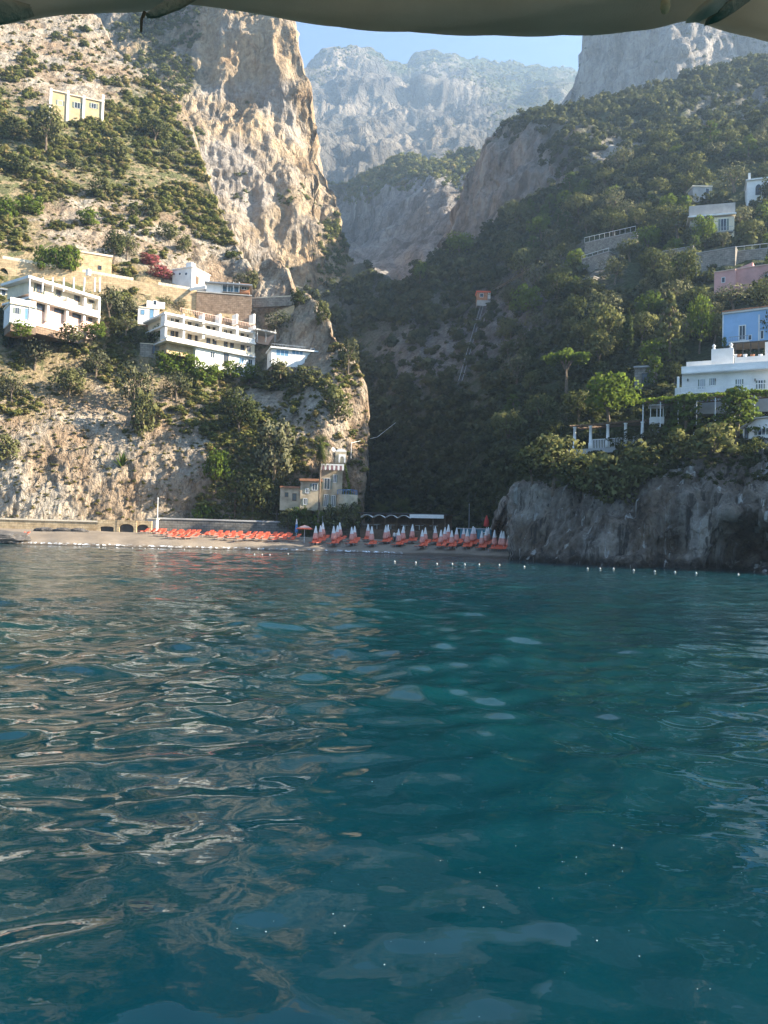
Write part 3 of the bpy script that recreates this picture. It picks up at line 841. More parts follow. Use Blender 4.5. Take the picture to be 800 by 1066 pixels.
for sd_ in range(1):
    c = Crown(100)
    for i in range(34):
        a = i * 2.4; el = R(18 + 62 * (1 - i / 34)); q = []
        tip = np.array((math.cos(a) * math.cos(el), math.sin(a) * math.cos(el), math.sin(el))) * (.85 + .3 * c.rg.random())
        sdv = np.array((-math.sin(a), math.cos(a), 0)) * .06
        c.blades([(-sdv * .6, sdv * .6, tip * .55 + sdv, tip * .55 - sdv), (tip * .55 - sdv, tip * .55 + sdv, tip + sdv * .05, tip - sdv * .05)])
    mb = MB().lathe([(.16, -.1), (.16, .08), (.05, .2)], 8)
    proto("agave", c, mb, L_bright, "agave_plant", "leaf_rosette", "base")
proto("bougain", dome(110, 14, 100, 0.6, 0.0, 1.0, 0.045, .1), trunk_mb(0.3, (0, 0), 6, 0.03, 111, 0.35, 0.6), L_boug, "bougainvillea", "blossom_mass", "stem")
_n = {}


def plant(kind, P, h, wd, label, group=None, cat="tree", rz=None):
    """one tree or shrub of its own: crown + trunk under an empty at its foot"""
    vs_ = KINDS[kind]; i = _n.get(kind, 0); _n[kind] = i + 1
    v = vs_[(i * 3 + i // 4) % len(vs_)]
    if v["obj"] is None:
        o = empty(v["name"])
        t = v["trunk"].build(v["tname"], v["bm"], o)
        c = v["crown"].data(v["cname"], v["lm"]); c.parent = o
        v["obj"] = o
    else:
        o = copy_tree(v["obj"])
    o.location = tuple(float(x) for x in P)
    o.rotation_euler = (0, 0, random.random() * 6.28 if rz is None else rz)
    o.scale = (wd, wd, h)
    for k in ("group",):
        if k in o: del o[k]
    prop(o, label, cat, group)
    return o


WID = dict(broad=1.12, fresh=1.1, olive=1.2, shrub=1.2, freshshrub=1.2, umbrella=1.15, pine=0.85, cypress=.2, conifer=.72, weeping=.9, palm=.42, lowpalm=1.3, agave=1.9, bougain=1.3)


def grow(sh, kind, px, pb, pt, wpx, label, group=None, cat="tree", sink=0.15, P=None):
    """tree whose foot stands on hillside `sh` at bearing (px,pb) and whose top reaches pt"""
    P = on(sh, px, pb) if P is None else np.asarray(P, float)
    mpp = P[1] / FPX
    h = (pb - pt) * mpp; wd = wpx * mpp / WID[kind]
    P = P - np.array((0, 0, sink))
    return plant(kind, P, h + sink, wd, label, group, cat)


# merged low scrub and far woods: nobody could count it
_tmpl = []
for k in range(6):
    c = Crown(200 + k)
    for i in range(7):
        a = i * 2.4; rr = .30 * (.4 + .6 * c.rg.random())
        c.add(16, (rr * math.cos(a), rr * math.sin(a), .35 + .3 * c.rg.random()), (.26, .26, .30), .105)
    c.add(14, (0, 0, .55), (.34, .34, .42), .11)
    _tmpl.append(c.arrays())


def thicket(name, P, h, wd, tint, mat):
    rg = np.random.default_rng(len(P)); Vs, Ns, Ts, Ls = [], [], [], []
    which = rg.integers(0, len(_tmpl), len(P)); ang = rg.random(len(P)) * 6.283
    for k, (v, nn, lf) in enumerate(_tmpl):
        s = np.where(which == k)[0]
        if not len(s): continue
        ca, sa = np.cos(ang[s])[:, None], np.sin(ang[s])[:, None]
        x = v[None, :, 0] * ca - v[None, :, 1] * sa; y = v[None, :, 0] * sa + v[None, :, 1] * ca; z = np.repeat(v[None, :, 2], len(s), 0)
        W = np.stack([x * wd[s, None], y * wd[s, None], z * h[s, None]], -1) + P[s][:, None]
        nx = nn[None, :, 0] * ca - nn[None, :, 1] * sa; ny = nn[None, :, 0] * sa + nn[None, :, 1] * ca
        Ns.append(np.stack([nx, ny, np.repeat(nn[None, :, 2], len(s), 0)], -1).reshape(-1, 3))
        Vs.append(W.reshape(-1, 3)); Ts.append(np.repeat(tint[s], len(v))); Ls.append(np.tile(lf, len(s)))
    V = np.concatenate(Vs)
    o = mesh_np(name, V, np.arange(len(V)).reshape(-1, 4), mat, {"cn": np.concatenate(Ns), "leaf": np.concatenate(Ls), "tint": np.concatenate(Ts)})
    return prop(o, kind="stuff")


def scatter(sh, n, seed, size_px, region=None, vegmin=0.0, power=1.0, avoid=(), slopeN=None, ridge=False, clumpL=None, maxm=99):
    """points on a hillside where its survey says scrub grows, evenly over what is seen of it"""
    s = SHEETS[sh]; rg = np.random.default_rng(seed)
    H, W = s["n"], len(s["xs"])
    ext = (s["by"] - s["ty"]); pcol = ext / ext.sum()
    got = []; need = n
    while need > 0 and len(got) < 40:
        m_ = need * 3 + 50
        j = rg.choice(W, m_, p=pcol); v = rg.random(m_)
        i = (v * (H - 1)).astype(int)
        px = s["xs"][j]; py = s["by"][j] - ext[j] * v
        ok = rg.random(m_) < np.clip((s["veg"][i, j] - vegmin) / (1 - vegmin), 0, 1) ** power
        P = s["G"][i, j]
        if clumpL:
            ok &= (fbm(P / clumpL, 3) + 0.9 * (s["veg"][i, j] - .5)) > -0.05
        if region is not None: ok &= region(px, py)
        for (x0, y0, x1, y1) in avoid: ok &= ~((px > x0) & (px < x1) & (py > y0) & (py < y1))
        k = np.where(ok)[0][:need]
        got.append(np.c_[P[k], px[k], py[k]]); need -= len(k)
    Q = np.concatenate(got)
    mpp = Q[:, 1] / FPX
    sz = np.minimum((size_px[0] + (size_px[1] - size_px[0]) * rg.random(len(Q)) ** 1.7) * mpp, maxm)
    return Q[:, :3], sz, rg, Q[:, 3], Q[:, 4]


AVOID_L = [(0, 262, 108, 340), (140, 272, 345, 388), (50, 88, 110, 118)]
P, sz, rg, px_, py_ = scatter("hillside", 7600, 1, (2.5, 11.5), power=1.0, avoid=AVOID_L, clumpL=8.0)
thicket("hillside_scrub", P - np.array((0, 0, .15)), sz * (0.55 + .4 * rg.random(len(P))), sz * 1.1, np.clip(rg.normal(.60, .28, len(P)), 0, 1), L_scrubL)
P, sz, rg, px_, py_ = scatter("hillside", 5200, 21, (1.6, 5.5), power=.25, avoid=AVOID_L)
thicket("dry_grass_tufts", P - np.array((0, 0, .1)), sz * .6, sz * 1.1, np.clip(rg.normal(.78, .22, len(P)), 0.1, 1), L_scrubL)
P, sz, rg, px_, py_ = scatter("rock_tower", 3400, 2, (2, 9), power=.9, clumpL=22.0)
thicket("cliff_scrub", P - np.array((0, 0, .4)), sz * .8, sz, np.clip(rg.normal(.42, .16, len(P)), 0, .8), L_scrubL)
P, sz, rg, px_, py_ = scatter("cliff_band", 4200, 3, (5, 13), vegmin=.35)
thicket("plateau_wood", P - np.array((0, 0, .5)), sz * .95, sz, np.clip(rg.normal(.55, .2, len(P)), 0, 1), L_scrubR)
P, sz, rg, px_, py_ = scatter("valley_cliff", 1300, 4, (3, 9), vegmin=.3)
thicket("valley_wood", P - np.array((0, 0, .5)), sz * .9, sz, np.clip(rg.normal(.55, .2, len(P)), 0, 1), L_scrubL)
P, sz, rg, px_, py_ = scatter("gorge_slope", 900, 5, (8, 22))
thicket("gorge_wood", P - np.array((0, 0, .5)), sz * .95, sz, np.clip(rg.normal(.4, .2, len(P)), 0, .8), L_scrubR)
AVOID_R = [(706, 355, 800, 412), (742, 312, 800, 352), (743, 272, 800, 298), (720, 214, 768, 238), (735, 172, 800, 212), (605, 246, 668, 300), (730, 262, 790, 282)]
P, sz, rg, px_, py_ = scatter("wooded_hillside", 6500, 6, (5, 20), vegmin=.12, avoid=AVOID_R)
hh_ = sz * (0.6 + .5 * rg.random(len(P)))
thicket("hillside_wood", P - np.array((0, 0, .3)), hh_, sz * 1.05, np.clip(rg.normal(.45, .22, len(P)), 0, 1), L_scrubR)
P, sz, rg, px_, py_ = scatter("sea_cliff", 260, 8, (4, 12), power=.7, region=lambda x, y: y < 500)
thicket("cliff_top_scrub", P - np.array((0, 0, .2)), sz * .8, sz, np.clip(rg.normal(.4, .2, len(P)), 0, .8), L_scrubR)
P, sz, rg, px_, py_ = scatter("cliff_tower", 260, 9, (3, 6), power=.6)
thicket("tower_scrub", P - np.array((0, 0, .5)), sz * .8, sz, np.clip(rg.normal(.5, .2, len(P)), 0, 1), L_scrubR)
P, sz, rg, px_, py_ = scatter("mountain", 3200, 10, (1.6, 4.5), vegmin=.2, clumpL=140.0)
thicket("mountain_wood", P - np.array((0, 0, 1)), sz * .7, sz * 1.2, np.clip(rg.normal(.6, .2, len(P)), 0, 1), L_scrubL)
# ------------------------------------------------------------------ trees one can tell apart
HL, HR = "hillside", "wooded_hillside"
for kind, px, pb, pt, w_, lab in [
    ("broad", 48, 160, 112, 42, "big round dark green tree just below the ochre house high on the slope"),
    ("shrub", 75, 177, 160, 17, "small round dark shrub downhill of the big tree by the ochre house"),
    ("shrub", 122, 168, 148, 34, "wide dark green shrub on dry slope right of the ochre house"),
    ("broad", 160, 150, 124, 36, "dark tree where the dry slope meets the foot of the rock tower"),
    ("shrub", 175, 168, 148, 26, "dark shrub at the rocky right edge of the upper slope"),
    ("shrub", 15, 140, 118, 30, "green bush near the left edge beside the ochre house"),
    ("freshshrub", 30, 222, 206, 40, "bright green bush on the terrace above the arched road wall"),
    ("freshshrub", 8, 228, 206, 26, "light green bush at left edge above the arched road wall"),
    ("shrub", 158, 227, 210, 19, "isolated round dark bush above the red blossoms"),
    ("shrub", 139, 226, 214, 15, "smaller dark bush beside the isolated round bush above the red blossoms"),
    ("broad", 118, 276, 240, 26, "tall dark tree between stone blockhouse and red blossoms"),
    ("broad", 132, 268, 242, 22, "dark green tree against rock just left of the red blossoms"),
    ("shrub", 176, 250, 232, 30, "dark bush under the pale rock outcrop above the white cube house"),
    ("shrub", 192, 262, 244, 20, "small dark bush right of the outcrop above the white cube house"),
    ("olive", 115, 338, 299, 32, "grey olive tree at right end of the pink two-storey villa"),
    ("olive", 136, 334, 311, 20, "smaller grey olive tree below the arch of the road wall"),
    ("broad", 5, 342, 318, 24, "dark tree at left edge beside the white flat annex"),
    ("cypress", 8, 362, 322, 14, "narrow dark cypress at left edge below the white annex"),
    ("freshshrub", 58, 350, 328, 26, "leafy green tree in front of the pink villa's ground floor"),
    ("shrub", 45, 352, 334, 24, "bushy green shrub left of the leafy tree before the pink villa"),
    ("shrub", 88, 352, 338, 34, "low dark bushes at right foot of the pink villa"),
    ("broad", 72, 420, 384, 36, "big dark round tree alone on the dry bank below the pink villa"),
    ("olive", 36, 384, 352, 34, "grey olive tree on the dry terrace under the pink villa"),
    ("olive", 140, 432, 380, 42, "tall sparse grey olive above the bare rocky bank"),
    ("olive", 184, 420, 390, 34, "spreading olive tree with bare trunk standing above the bank"),
    ("freshshrub", 172, 390, 366, 30, "bright green bush below the terraced white hotel's left end"),
    ("freshshrub", 196, 392, 368, 32, "bright green bush below the middle of the terraced white hotel"),
    ("freshshrub", 215, 402, 378, 30, "bright green bush below the right end of the terraced hotel"),
    ("shrub", 150, 362, 344, 24, "dark shrub beside the small stone hut left of the terraced hotel"),
    ("shrub", 126, 355, 336, 30, "dark bushy tree under the olive by the arched wall"),
    ("shrub", 8, 480, 455, 34, "dark green bush low on the bank at the left edge"),
    ("shrub", 148, 456, 408, 30, "dark shrub draped down the gully of the rocky bank"),
    ("broad", 250, 458, 412, 42, "fresh looking dark tree on the bank above the big weeping tree"),
    ("weeping", 284, 512, 436, 56, "big drooping pale green tree beside the beach villa"),
    ("broad", 262, 545, 498, 50, "dark bushy tree behind the utility pole on the beach wall"),
    ("broad", 288, 548, 505, 36, "dark tree between the drooping tree and the beach villa's wall"),
    ("fresh", 225, 512, 470, 34, "light green tree on the bank left of the utility pole"),
    ("freshshrub", 212, 548, 526, 26, "green shrub behind the sea wall left of the utility pole"),
    ("olive", 362, 392, 352, 26, "grey tree leaning at the right edge of the headland"),
    ("olive", 290, 350, 324, 38, "round grey green tree on the ridge beside the sloping roof"),
    ("shrub", 312, 318, 302, 22, "bush on the top of the headland"),
    ("shrub", 336, 338, 314, 20, "green bush on the headland's skyline facing the gorge"),
    ("shrub", 262, 300, 282, 18, "dark bush between flat-roofed house and rock pinnacle"),
    ("shrub", 282, 404, 384, 38, "dry bush under the white pool house with blue windows"),
    ("shrub", 318, 404, 380, 36, "brownish green bush under the right end of the pool house"),
    ("shrub", 352, 436, 404, 34, "grey green bush on the bulge of the headland"),
    ("olive", 250, 300, 284, 16, "tiny dark tree in shadow at the foot of the rock tower"),
    ("shrub", 240, 432, 404, 30, "dark shrub on the bank under the terraced hotel"),
    ("olive", 100, 396, 366, 32, "grey olive on dry grass right of the lone round tree"),
    ("olive", 12, 420, 388, 30, "grey olive at left edge above the rocky bank"),
    ("freshshrub", 92, 235, 218, 26, "light green bush above the stone blockhouse"),
    ("shrub", 188, 372, 354, 30, "green bush against the stone base left under the terraced hotel"),
    ("shrub", 20, 182, 160, 34, "green bush on the dry slope at the left edge under the ochre house"),
    ("shrub", 105, 205, 186, 30, "olive green bush in the middle of the dry upper slope"),
]:
    grow(HL, kind, px, pb, pt, w_, lab, cat="shrub" if "shrub" in kind else "tree")
grow(HL, "agave", 127, 486, 470, 24, "spiky pale green agave growing from the bare rocky bank", cat="plant")
grow(HL, "bougain", 156, 275, 264, 22, "red bougainvillea over the pergola, upper patch nearest the dark trees", cat="flowering shrub")
grow(HL, "bougain", 166, 291, 279, 27, "red bougainvillea hanging on the road wall beside the white cube house", cat="flowering shrub")
for kind, px, pb, pt, w_, lab in [
    ("umbrella", 589, 412, 359, 54, "sunlit umbrella pine with flat bright crown on bare trunk"),
    ("cypress", 655, 378, 322, 13, "slim dark cypress standing by the big round oak"),
    ("conifer", 697, 388, 302, 48, "tall brownish conifer left of the blue house"),
    ("broad", 627, 376, 316, 54, "big round olive-green oak left of the slim cypress"),
    ("broad", 606, 372, 336, 34, "smaller oak crown tucked at the left of the big round oak"),
    ("fresh", 728, 366, 306, 30, "fresh green tall tree between brown conifer and blue house"),
    ("fresh", 734, 262, 228, 30, "yellow-green tree in front of the house with the balcony"),
    ("broad", 706, 254, 216, 44, "green spreading tree left of the house with the balcony"),
    ("broad", 712, 306, 260, 36, "dark ragged tree in front of the long retaining wall"),
    ("olive", 764, 322, 297, 46, "silvery olive tree below the pink house, behind the blue house roof"),
    ("olive", 793, 322, 296, 34, "silvery olive tree at right edge between pink and blue houses"),
    ("broad", 586, 302, 278, 30, "round sunlit tree right of the orange lift hut"),
    ("fresh", 478, 268, 243, 36, "sunlit pine crown on the dark ridge edge over the gorge"),
    ("fresh", 437, 296, 273, 18, "small sunlit tree at the tip of the dark ridge"),
    ("broad", 452, 292, 276, 18, "second sunlit tree at the tip of the dark ridge, slightly uphill"),
    ("broad", 612, 312, 290, 34, "dark tree in front of the lowest of the stepped stone walls"),
    ("olive", 640, 296, 268, 32, "grey-green tree standing against the right side of the stepped stone walls"),
    ("broad", 598, 286, 262, 24, "small dark tree at the left end of the stepped stone walls"),
    ("broad", 656, 272, 250, 30, "dark tree below the railed top wall of the stepped stone walls"),
    ("olive", 742, 330, 302, 30, "grey olive left of the silvery olive under the pink house"),
    ("broad", 690, 160, 138, 34, "dark tree on upper ridge right of centre of the wood"),
    ("olive", 765, 200, 172, 44, "pale round tree in front of the arched white house"),
]:
    grow(HR, kind, px, pb, pt, w_, lab)
for kind, px, pb, pt, w_, dz, lab in [
    ("fresh", 636, 452, 398, 62, 0, "yellow-green leafy tree behind the white pergola columns"),
    ("broad", 604, 448, 410, 40, 0, "dark leafy tree left of the yellow-green tree by the pergola"),
    ("pine", 714, 470, 410, 52, 0, "sunlit yellow-green pine in front of the vine pergola"),
    ("pine", 768, 468, 406, 66, 0, "spreading pine with forked bare trunk before the white mansion"),
    ("broad", 580, 502, 443, 66, 0, "dark tree with sunlit crown edge at the left corner of the sea cliff"),
    ("broad", 560, 512, 470, 44, 0, "dark tree overhanging the left corner of the sea cliff"),
    ("shrub", 640, 528, 478, 70, 0, "dark bush mass hanging down the sea cliff below the pergola"),
    ("shrub", 675, 505, 468, 60, 0, "dark bush on the sea cliff edge under the pine"),
    ("shrub", 610, 510, 470, 56, 0, "dark bush on the cliff edge under the leftmost pergola columns"),
    ("shrub", 745, 492, 456, 60, 0, "sun-flecked bush on the cliff edge beside the small white cottage"),
    ("shrub", 712, 492, 460, 44, 0, "dark shrub on the cliff edge below the sunlit pine"),
    ("shrub", 655, 478, 462, 40, 0, "low dark shrub in front of the white pergola columns"),
    ("shrub", 625, 524, 484, 46, 0, "dark shrub hanging low over the sea cliff, leftmost of the hanging ones"),
    ("shrub", 652, 538, 500, 44, 0, "dark shrub hanging lowest down the middle of the sea cliff"),
    ("broad", 600, 498, 462, 50, 0, "dark crown on the cliff edge below the first pergola column"),
    ("broad", 664, 500, 468, 48, 0, "dark crown on the cliff edge below the last pergola column"),
    ("shrub", 786, 492, 466, 36, 0, "dark shrub at the stone footing of the small white cottage"),
    ("shrub", 690, 478, 452, 36, 0, "dark shrub between the pergola columns and the sunlit pine"),
]:
    base = on("sea_cliff", px, interp(topC, px) + 2) if pb > 485 else on(HR, px, min(pb, 470))
    if pb > 485:
        # rooted on the cliff face just below its edge
        base = on("sea_cliff", px, max(interp(topC, px) + 3, pb - 14)) + np.array((0, 0.4, 0))
    grow(HR, kind, px, pb, pt, w_, lab, P=base, cat="shrub" if kind == "shrub" else "tree")

# the wood of the right hillside: each crown one can tell from the next
BUILT_R = [(704, 352, 800, 425), (744, 312, 800, 362), (738, 268, 800, 304), (716, 208, 770, 242), (732, 168, 800, 214), (600, 244, 672, 305), (726, 258, 795, 285), (636, 376, 684, 402), (595, 430, 690, 470), (664, 400, 812, 470), (558, 350, 622, 416), (645, 322, 664, 380)]
ZONES = [("between pink house and balcony house", lambda x, y: x > 690 and 225 < y <= 300),
         ("below the stepped stone wall", lambda x, y: x <= 690 and 285 < y <= 330),
         ("above the stepped stone wall", lambda x, y: x <= 690 and 225 < y <= 285),
         ("above the white mansion", lambda x, y: x > 640 and 300 < y <= 400),
         ("on the ridge above all the houses", lambda x, y: y <= 225),
         ("around the umbrella pine", lambda x, y: x <= 640 and 330 < y <= 440),
         ("above the sea cliff", lambda x, y: y > 400)]
SIZE = [(0, "small"), (24, "middling"), (34, "large")]
TYPE = {"broad": "dark green tree", "olive": "grey-green olive tree", "fresh": "light green tree", "pine": "green pine"}
rgw = np.random.default_rng(77); placed = []
cand = np.c_[rgw.uniform(530, 812, 9000), rgw.uniform(138, 462, 9000)]
for (x, y) in cand:
    if len(placed) >= 170: break
    ty_ = float(interp(topB, x))
    if y < ty_ + 4 or any(a < x < c and b < y < d for a, b, c, d in BUILT_R): continue
    sc_ = 0.62 + 0.5 * (y - 140) / 320
    w_ = rgw.uniform(21, 47) * sc_
    if any((x - q[0]) ** 2 + ((y - q[1]) * 1.5) ** 2 < (0.36 * (w_ + q[2])) ** 2 for q in placed): continue
    placed.append((x, y, w_))
    if any(a < x < c and b < y - .9 * w_ * .5 < d for a, b, c, d in BUILT_R): continue
    kind = rgw.choice(["broad", "broad", "broad", "olive", "olive", "fresh", "pine"], p=None)
    hpx = w_ * rgw.uniform(.78, 1.05) * (1.25 if kind == "pine" else 1)
    z = next((n for n, f in ZONES if f(x, y)), "on the wooded slope")
    szn = [n for s_, n in SIZE if w_ >= s_][-1]
    grow(HR, kind, x, y + hpx * .3, y - hpx * .7, w_, f"{szn} {TYPE[kind]} in the wood {z}", f"{szn} {TYPE[kind]}s in the wood {z}", sink=.5)
# ------------------------------------------------------------------ buildings
W_white = plain("white_plaster", (0.78, 0.76, 0.72), 0.85, .2, .10, .5)
W_cream = plain("cream_plaster", (0.74, 0.64, 0.48), 0.85, .2, .14, .5)
W_pink = plain("pale_pink_plaster", (0.72, 0.50, 0.40), 0.85, .2, .12, .5)
W_rose = plain("rose_plaster", (0.62, 0.33, 0.29), 0.85, .2, .12, .5)
W_blue = plain("light_blue_plaster", (0.30, 0.47, 0.68), 0.85, .2, .08, .5)
W_ochre = plain("ochre_plaster", (0.54, 0.41, 0.23), 0.85, .2, .14, .5)
W_grey = plain("grey_render", (0.38, 0.37, 0.35), 0.9, .2, .16, .5)
W_villa = plain("weathered_cream_plaster", (0.47, 0.39, 0.27), 0.9, .2, .30, .6)
G_dark = plain("dark_window_glass", (0.035, 0.045, 0.055), 0.12, .5, .1)
G_blue = plain("blue_window_glass", (0.12, 0.24, 0.36), 0.15, .5, .1)
P_dark = plain("dark_painted_wood", (0.05, 0.045, 0.04), 0.6, .3, .2)
P_brown = plain("brown_wood", (0.14, 0.085, 0.05), 0.7, .3, .25, 3)
P_shut = plain("grey_green_shutter_paint", (.17, .20, .17), .7, .3, .15, 3)
P_white = plain("white_paint", (0.8, 0.8, 0.78), 0.5, .35, .06)
P_metal = plain("grey_metal", (0.30, 0.31, 0.32), 0.45, .5, .1, metallic=.6)
T_terra = plain("terracotta", (0.42, 0.20, 0.11), 0.85, .2, .25, 2, .5, 12)
F_orange = plain("orange_fabric", (0.72, 0.14, 0.07), 0.8, .2, .12, 4)
F_white = plain("white_fabric", (0.76, 0.74, 0.70), 0.85, .2, .08, 4)
F_mauve = plain("dusty_mauve_fabric", (.27, .15, .16), .85, .2, .1, 4)
F_blue = plain("blue_fabric", (0.10, 0.22, 0.42), 0.8, .2, .1, 4)
P_red = plain("red_paint", (0.55, 0.05, 0.04), 0.6, .3, .1)
P_teal = plain("teal_blue_paint", (0.07, 0.22, 0.28), 0.7, .3, .2)
C_rock = plain("dark_shore_rock", (0.10, 0.09, 0.08), 0.8, .4, .35, 1.5, .8, 6)


def masonry(name, c1, c2, mortar, scale=1.0):
    m, nt = new_mat(name); N = NT(nt)
    tc = N.objco()
    sw = N.n('ShaderNodeSeparateXYZ'); N.link(tc, sw.inputs[0])
    cb = N.n('ShaderNodeCombineXYZ'); N.link(N.math('ADD', sw.outputs[0], sw.outputs[1]), cb.inputs[0]); N.link(sw.outputs[2], cb.inputs[1])
    b = N.n('ShaderNodeTexBrick'); N.link(cb.outputs[0], b.inputs['Vector'])
    b.inputs['Color1'].default_value = (*c1, 1); b.inputs['Color2'].default_value = (*c2, 1); b.inputs['Mortar'].default_value = (*mortar, 1)
    b.inputs['Scale'].default_value = scale; b.inputs['Mortar Size'].default_value = .035; b.inputs['Brick Width'].default_value = .8; b.inputs['Row Height'].default_value = .38
    n_ = N.noise(N.coords(), 1.2, 6, .7)
    c = N.mix(1.0, b.outputs['Color'], N.ramp(n_, [(.3, (.6, .58, .55)), (.65, (1.2, 1.18, 1.12))]), 'MULTIPLY')
    N.principled(c, .92, .15, N.bump(N.noise(N.coords(), 6, 5), .6, .08))
    return m


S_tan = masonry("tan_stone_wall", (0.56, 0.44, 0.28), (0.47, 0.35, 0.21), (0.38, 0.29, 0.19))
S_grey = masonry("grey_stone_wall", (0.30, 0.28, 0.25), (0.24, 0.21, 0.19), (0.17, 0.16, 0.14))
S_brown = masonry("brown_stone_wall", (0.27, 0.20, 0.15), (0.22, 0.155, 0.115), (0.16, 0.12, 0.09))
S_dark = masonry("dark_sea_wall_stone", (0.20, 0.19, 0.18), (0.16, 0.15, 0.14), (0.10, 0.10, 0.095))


class Fac:
    """a building front standing on the line between two surveyed bearings"""
    def __init__(self, name, label, cat, pxl, pxr, pyb, YL, YR, group=None, kind=None):
        a = at(pxl, pyb, YL); zb = a[2]
        b = at(pxr, pyb, YR)
        d = b[:2] - a[:2]; self.L = float(np.hypot(*d)); self.rz = math.atan2(d[1], d[0])
        self.o = empty(name, a, self.rz); prop(self.o, label, cat, group, kind)
        self.a = a; self.ux = np.array([math.cos(self.rz), math.sin(self.rz), 0]); self.uy = np.array([-math.sin(self.rz), math.cos(self.rz), 0])
        self.shut = True

    def xz(self, px, py, d=0.0):
        r = rays(px, py); p0 = self.a + self.uy * d
        t = ((p0 - CAM) @ self.uy) / (r @ self.uy)
        q = CAM + r * t - self.a
        return float(q @ self.ux), float(q[2])

    def rect(self, px0, pt, pb, px1, d=0.0):
        x0, z1 = self.xz(px0, pt, d); _, z0 = self.xz(px0, pb, d); x1, _ = self.xz(px1, pt, d)
        return x0, x1, z0, z1

    def box(self, mb, px0, pt, pb, px1, d0, d1):
        x0, x1, z0, z1 = self.rect(px0, pt, pb, px1, d0)
        mb.box(x0, x1, d0, d1, z0, z1); return x0, x1, z0, z1

    def part(self, name, mat, px0, pt, pb, px1, d0, d1, parent=None, label=None):
        mb = MB(); self.box(mb, px0, pt, pb, px1, d0, d1)
        o = mb.build(name, mat, parent or self.o)
        if label: o["label"] = label
        return o

    def window(self, px0, pt, pb, px1, d=0.0, frame=None, pane=None, name="window", bars=1, f=0.07, sill=False):
        x0, x1, z0, z1 = self.rect(px0, pt, pb, px1, d)
        mb = MB()
        mb.box(x0 - f, x0, d - .05, d + .1, z0, z1).box(x1, x1 + f, d - .05, d + .1, z0, z1)
        mb.box(x0 - f, x1 + f, d - .06, d + .1, z1, z1 + f).box(x0 - f, x1 + f, d - .06, d + .1, z0 - f, z0)
        for k in range(1, bars + 1):
            xx = x0 + (x1 - x0) * k / (bars + 1); mb.box(xx - .03, xx + .03, d - .04, d + .1, z0 + .002, z1 - .002)
        if sill: mb.box(x0 - f - .08, x1 + f + .08, d - .16, d - .062, z0 - f - .08, z0 - f)
        o = mb.build(name, frame or P_white, self.o)
        if self.shut and name == 'window' and bars == 1:
            ws = (x1 - x0) * .42
            for s_ in (x0 - f - .01 - ws, x1 + f + .01): MB().box(s_, s_ + ws, d - .05, d - .003, z0, z1).build('shutter', P_shut, self.o)
        MB().box(x0 + .001, x1 - .001, d - .02, d + .05, z0 + .001, z1 - .001).build("pane", pane or G_dark, o)
        return o

    def railing(self, px0, pt, pb, px1, d, mat=None, gap=.28, solid=False, name="railing"):
        x0, x1, z0, z1 = self.rect(px0, pt, pb, px1, d)
        mb = MB(); mb.box(x0, x1, d - .04, d + .04, z1 - .07, z1)
        if solid: mb.box(x0, x1, d - .03, d + .03, z0, z1 - .07)
        else:
            n = max(2, int((x1 - x0) / gap))
            for k in range(n + 1):
                xx = x0 + (x1 - x0) * k / n; mb.box(xx - .02, xx + .02, d - .02, d + .02, z0, z1 - .07)
        return mb.build(name, mat or P_white, self.o)


def arch_wall(L, zt0, zt1, zb, T, arches, n=220):
    """wall of length L with round-headed openings; top runs from zt0 to zt1"""
    xs = sorted(set(list(np.linspace(0, L, n)) + [a[0] + s * a[1] / 2 for a in arches for s in (-1, 1)] + [a[0] + s * (a[1] / 2 + .001) for a in arches for s in (-1, 1)]))

    def low(x):
        for xc, w_, h0, rise in arches:
            if abs(x - xc) <= w_ / 2 + 1e-6: return zb + h0 + rise * math.sqrt(max(0, 1 - ((x - xc) / (w_ / 2)) ** 2))
        return zb
    mb = MB()
    for x in xs:
        t = zt0 + (zt1 - zt0) * x / L; b = min(low(x), t - .05)
        mb.v += [(x, 0, b), (x, 0, t), (x, T, t), (x, T, b)]
    for i in range(len(xs) - 1):
        a, c = i * 4, i * 4 + 4
        mb.f += [(a, c, c + 1, a + 1), (a + 1, c + 1, c + 2, a + 2), (a + 2, c + 2, c + 3, a + 3), (a + 3, c + 3, c, a)]
    e = (len(xs) - 1) * 4
    mb.f += [(0, 1, 2, 3), (e + 3, e + 2, e + 1, e)]
    return mb


def ysurf(sh, px, py): return on(sh, px, py)[1] / S


# ---- road wall with arches under the coast road
yl, yr = ysurf(HL, 2, 276) - 1.0, ysurf(HL, 195, 312) - .5
f = Fac("road_wall", "long tan stone retaining wall with arches carrying the coast road above the villas", "retaining wall", -28, 205, 306, yl * .99, yr)
xa = [f.xz(px, py) for px, py in ((3, 288), (113, 303), (146, 309))]
zt0 = f.xz(-28, 264)[1]; zt1 = f.xz(205, 303)[1]
zb = -3.0
ar = [(xa[0][0], 2.2, xa[0][1] - zb - .6, 2.3), (xa[1][0], 3.4, xa[1][1] - zb - .9, 1.5), (xa[2][0], 3.6, xa[2][1] - zb - .9, 1.6)]
ow = arch_wall(f.L, zt0, zt1, zb, 2.2, ar).build("masonry", S_tan, f.o)
for a in ar: MB().box(a[0] - a[1] / 2 - .3, a[0] + a[1] / 2 + .3, 2.25, 2.6, zb, zb + a[2] + a[3] + .3).build("arch_shade_panel", P_dark, f.o)  # near-black panels stand in for the shade inside the arches
mb = MB(); n = 60
for k in range(n):
    x = f.L * k / n
    if (k // 7) % 3 == 0: continue
    z = zt0 + (zt1 - zt0) * x / f.L
    mb.box(x, x + f.L / n - .05, .05, .4, z + .003, z + .55)
mb.build("parapet", W_cream, f.o)


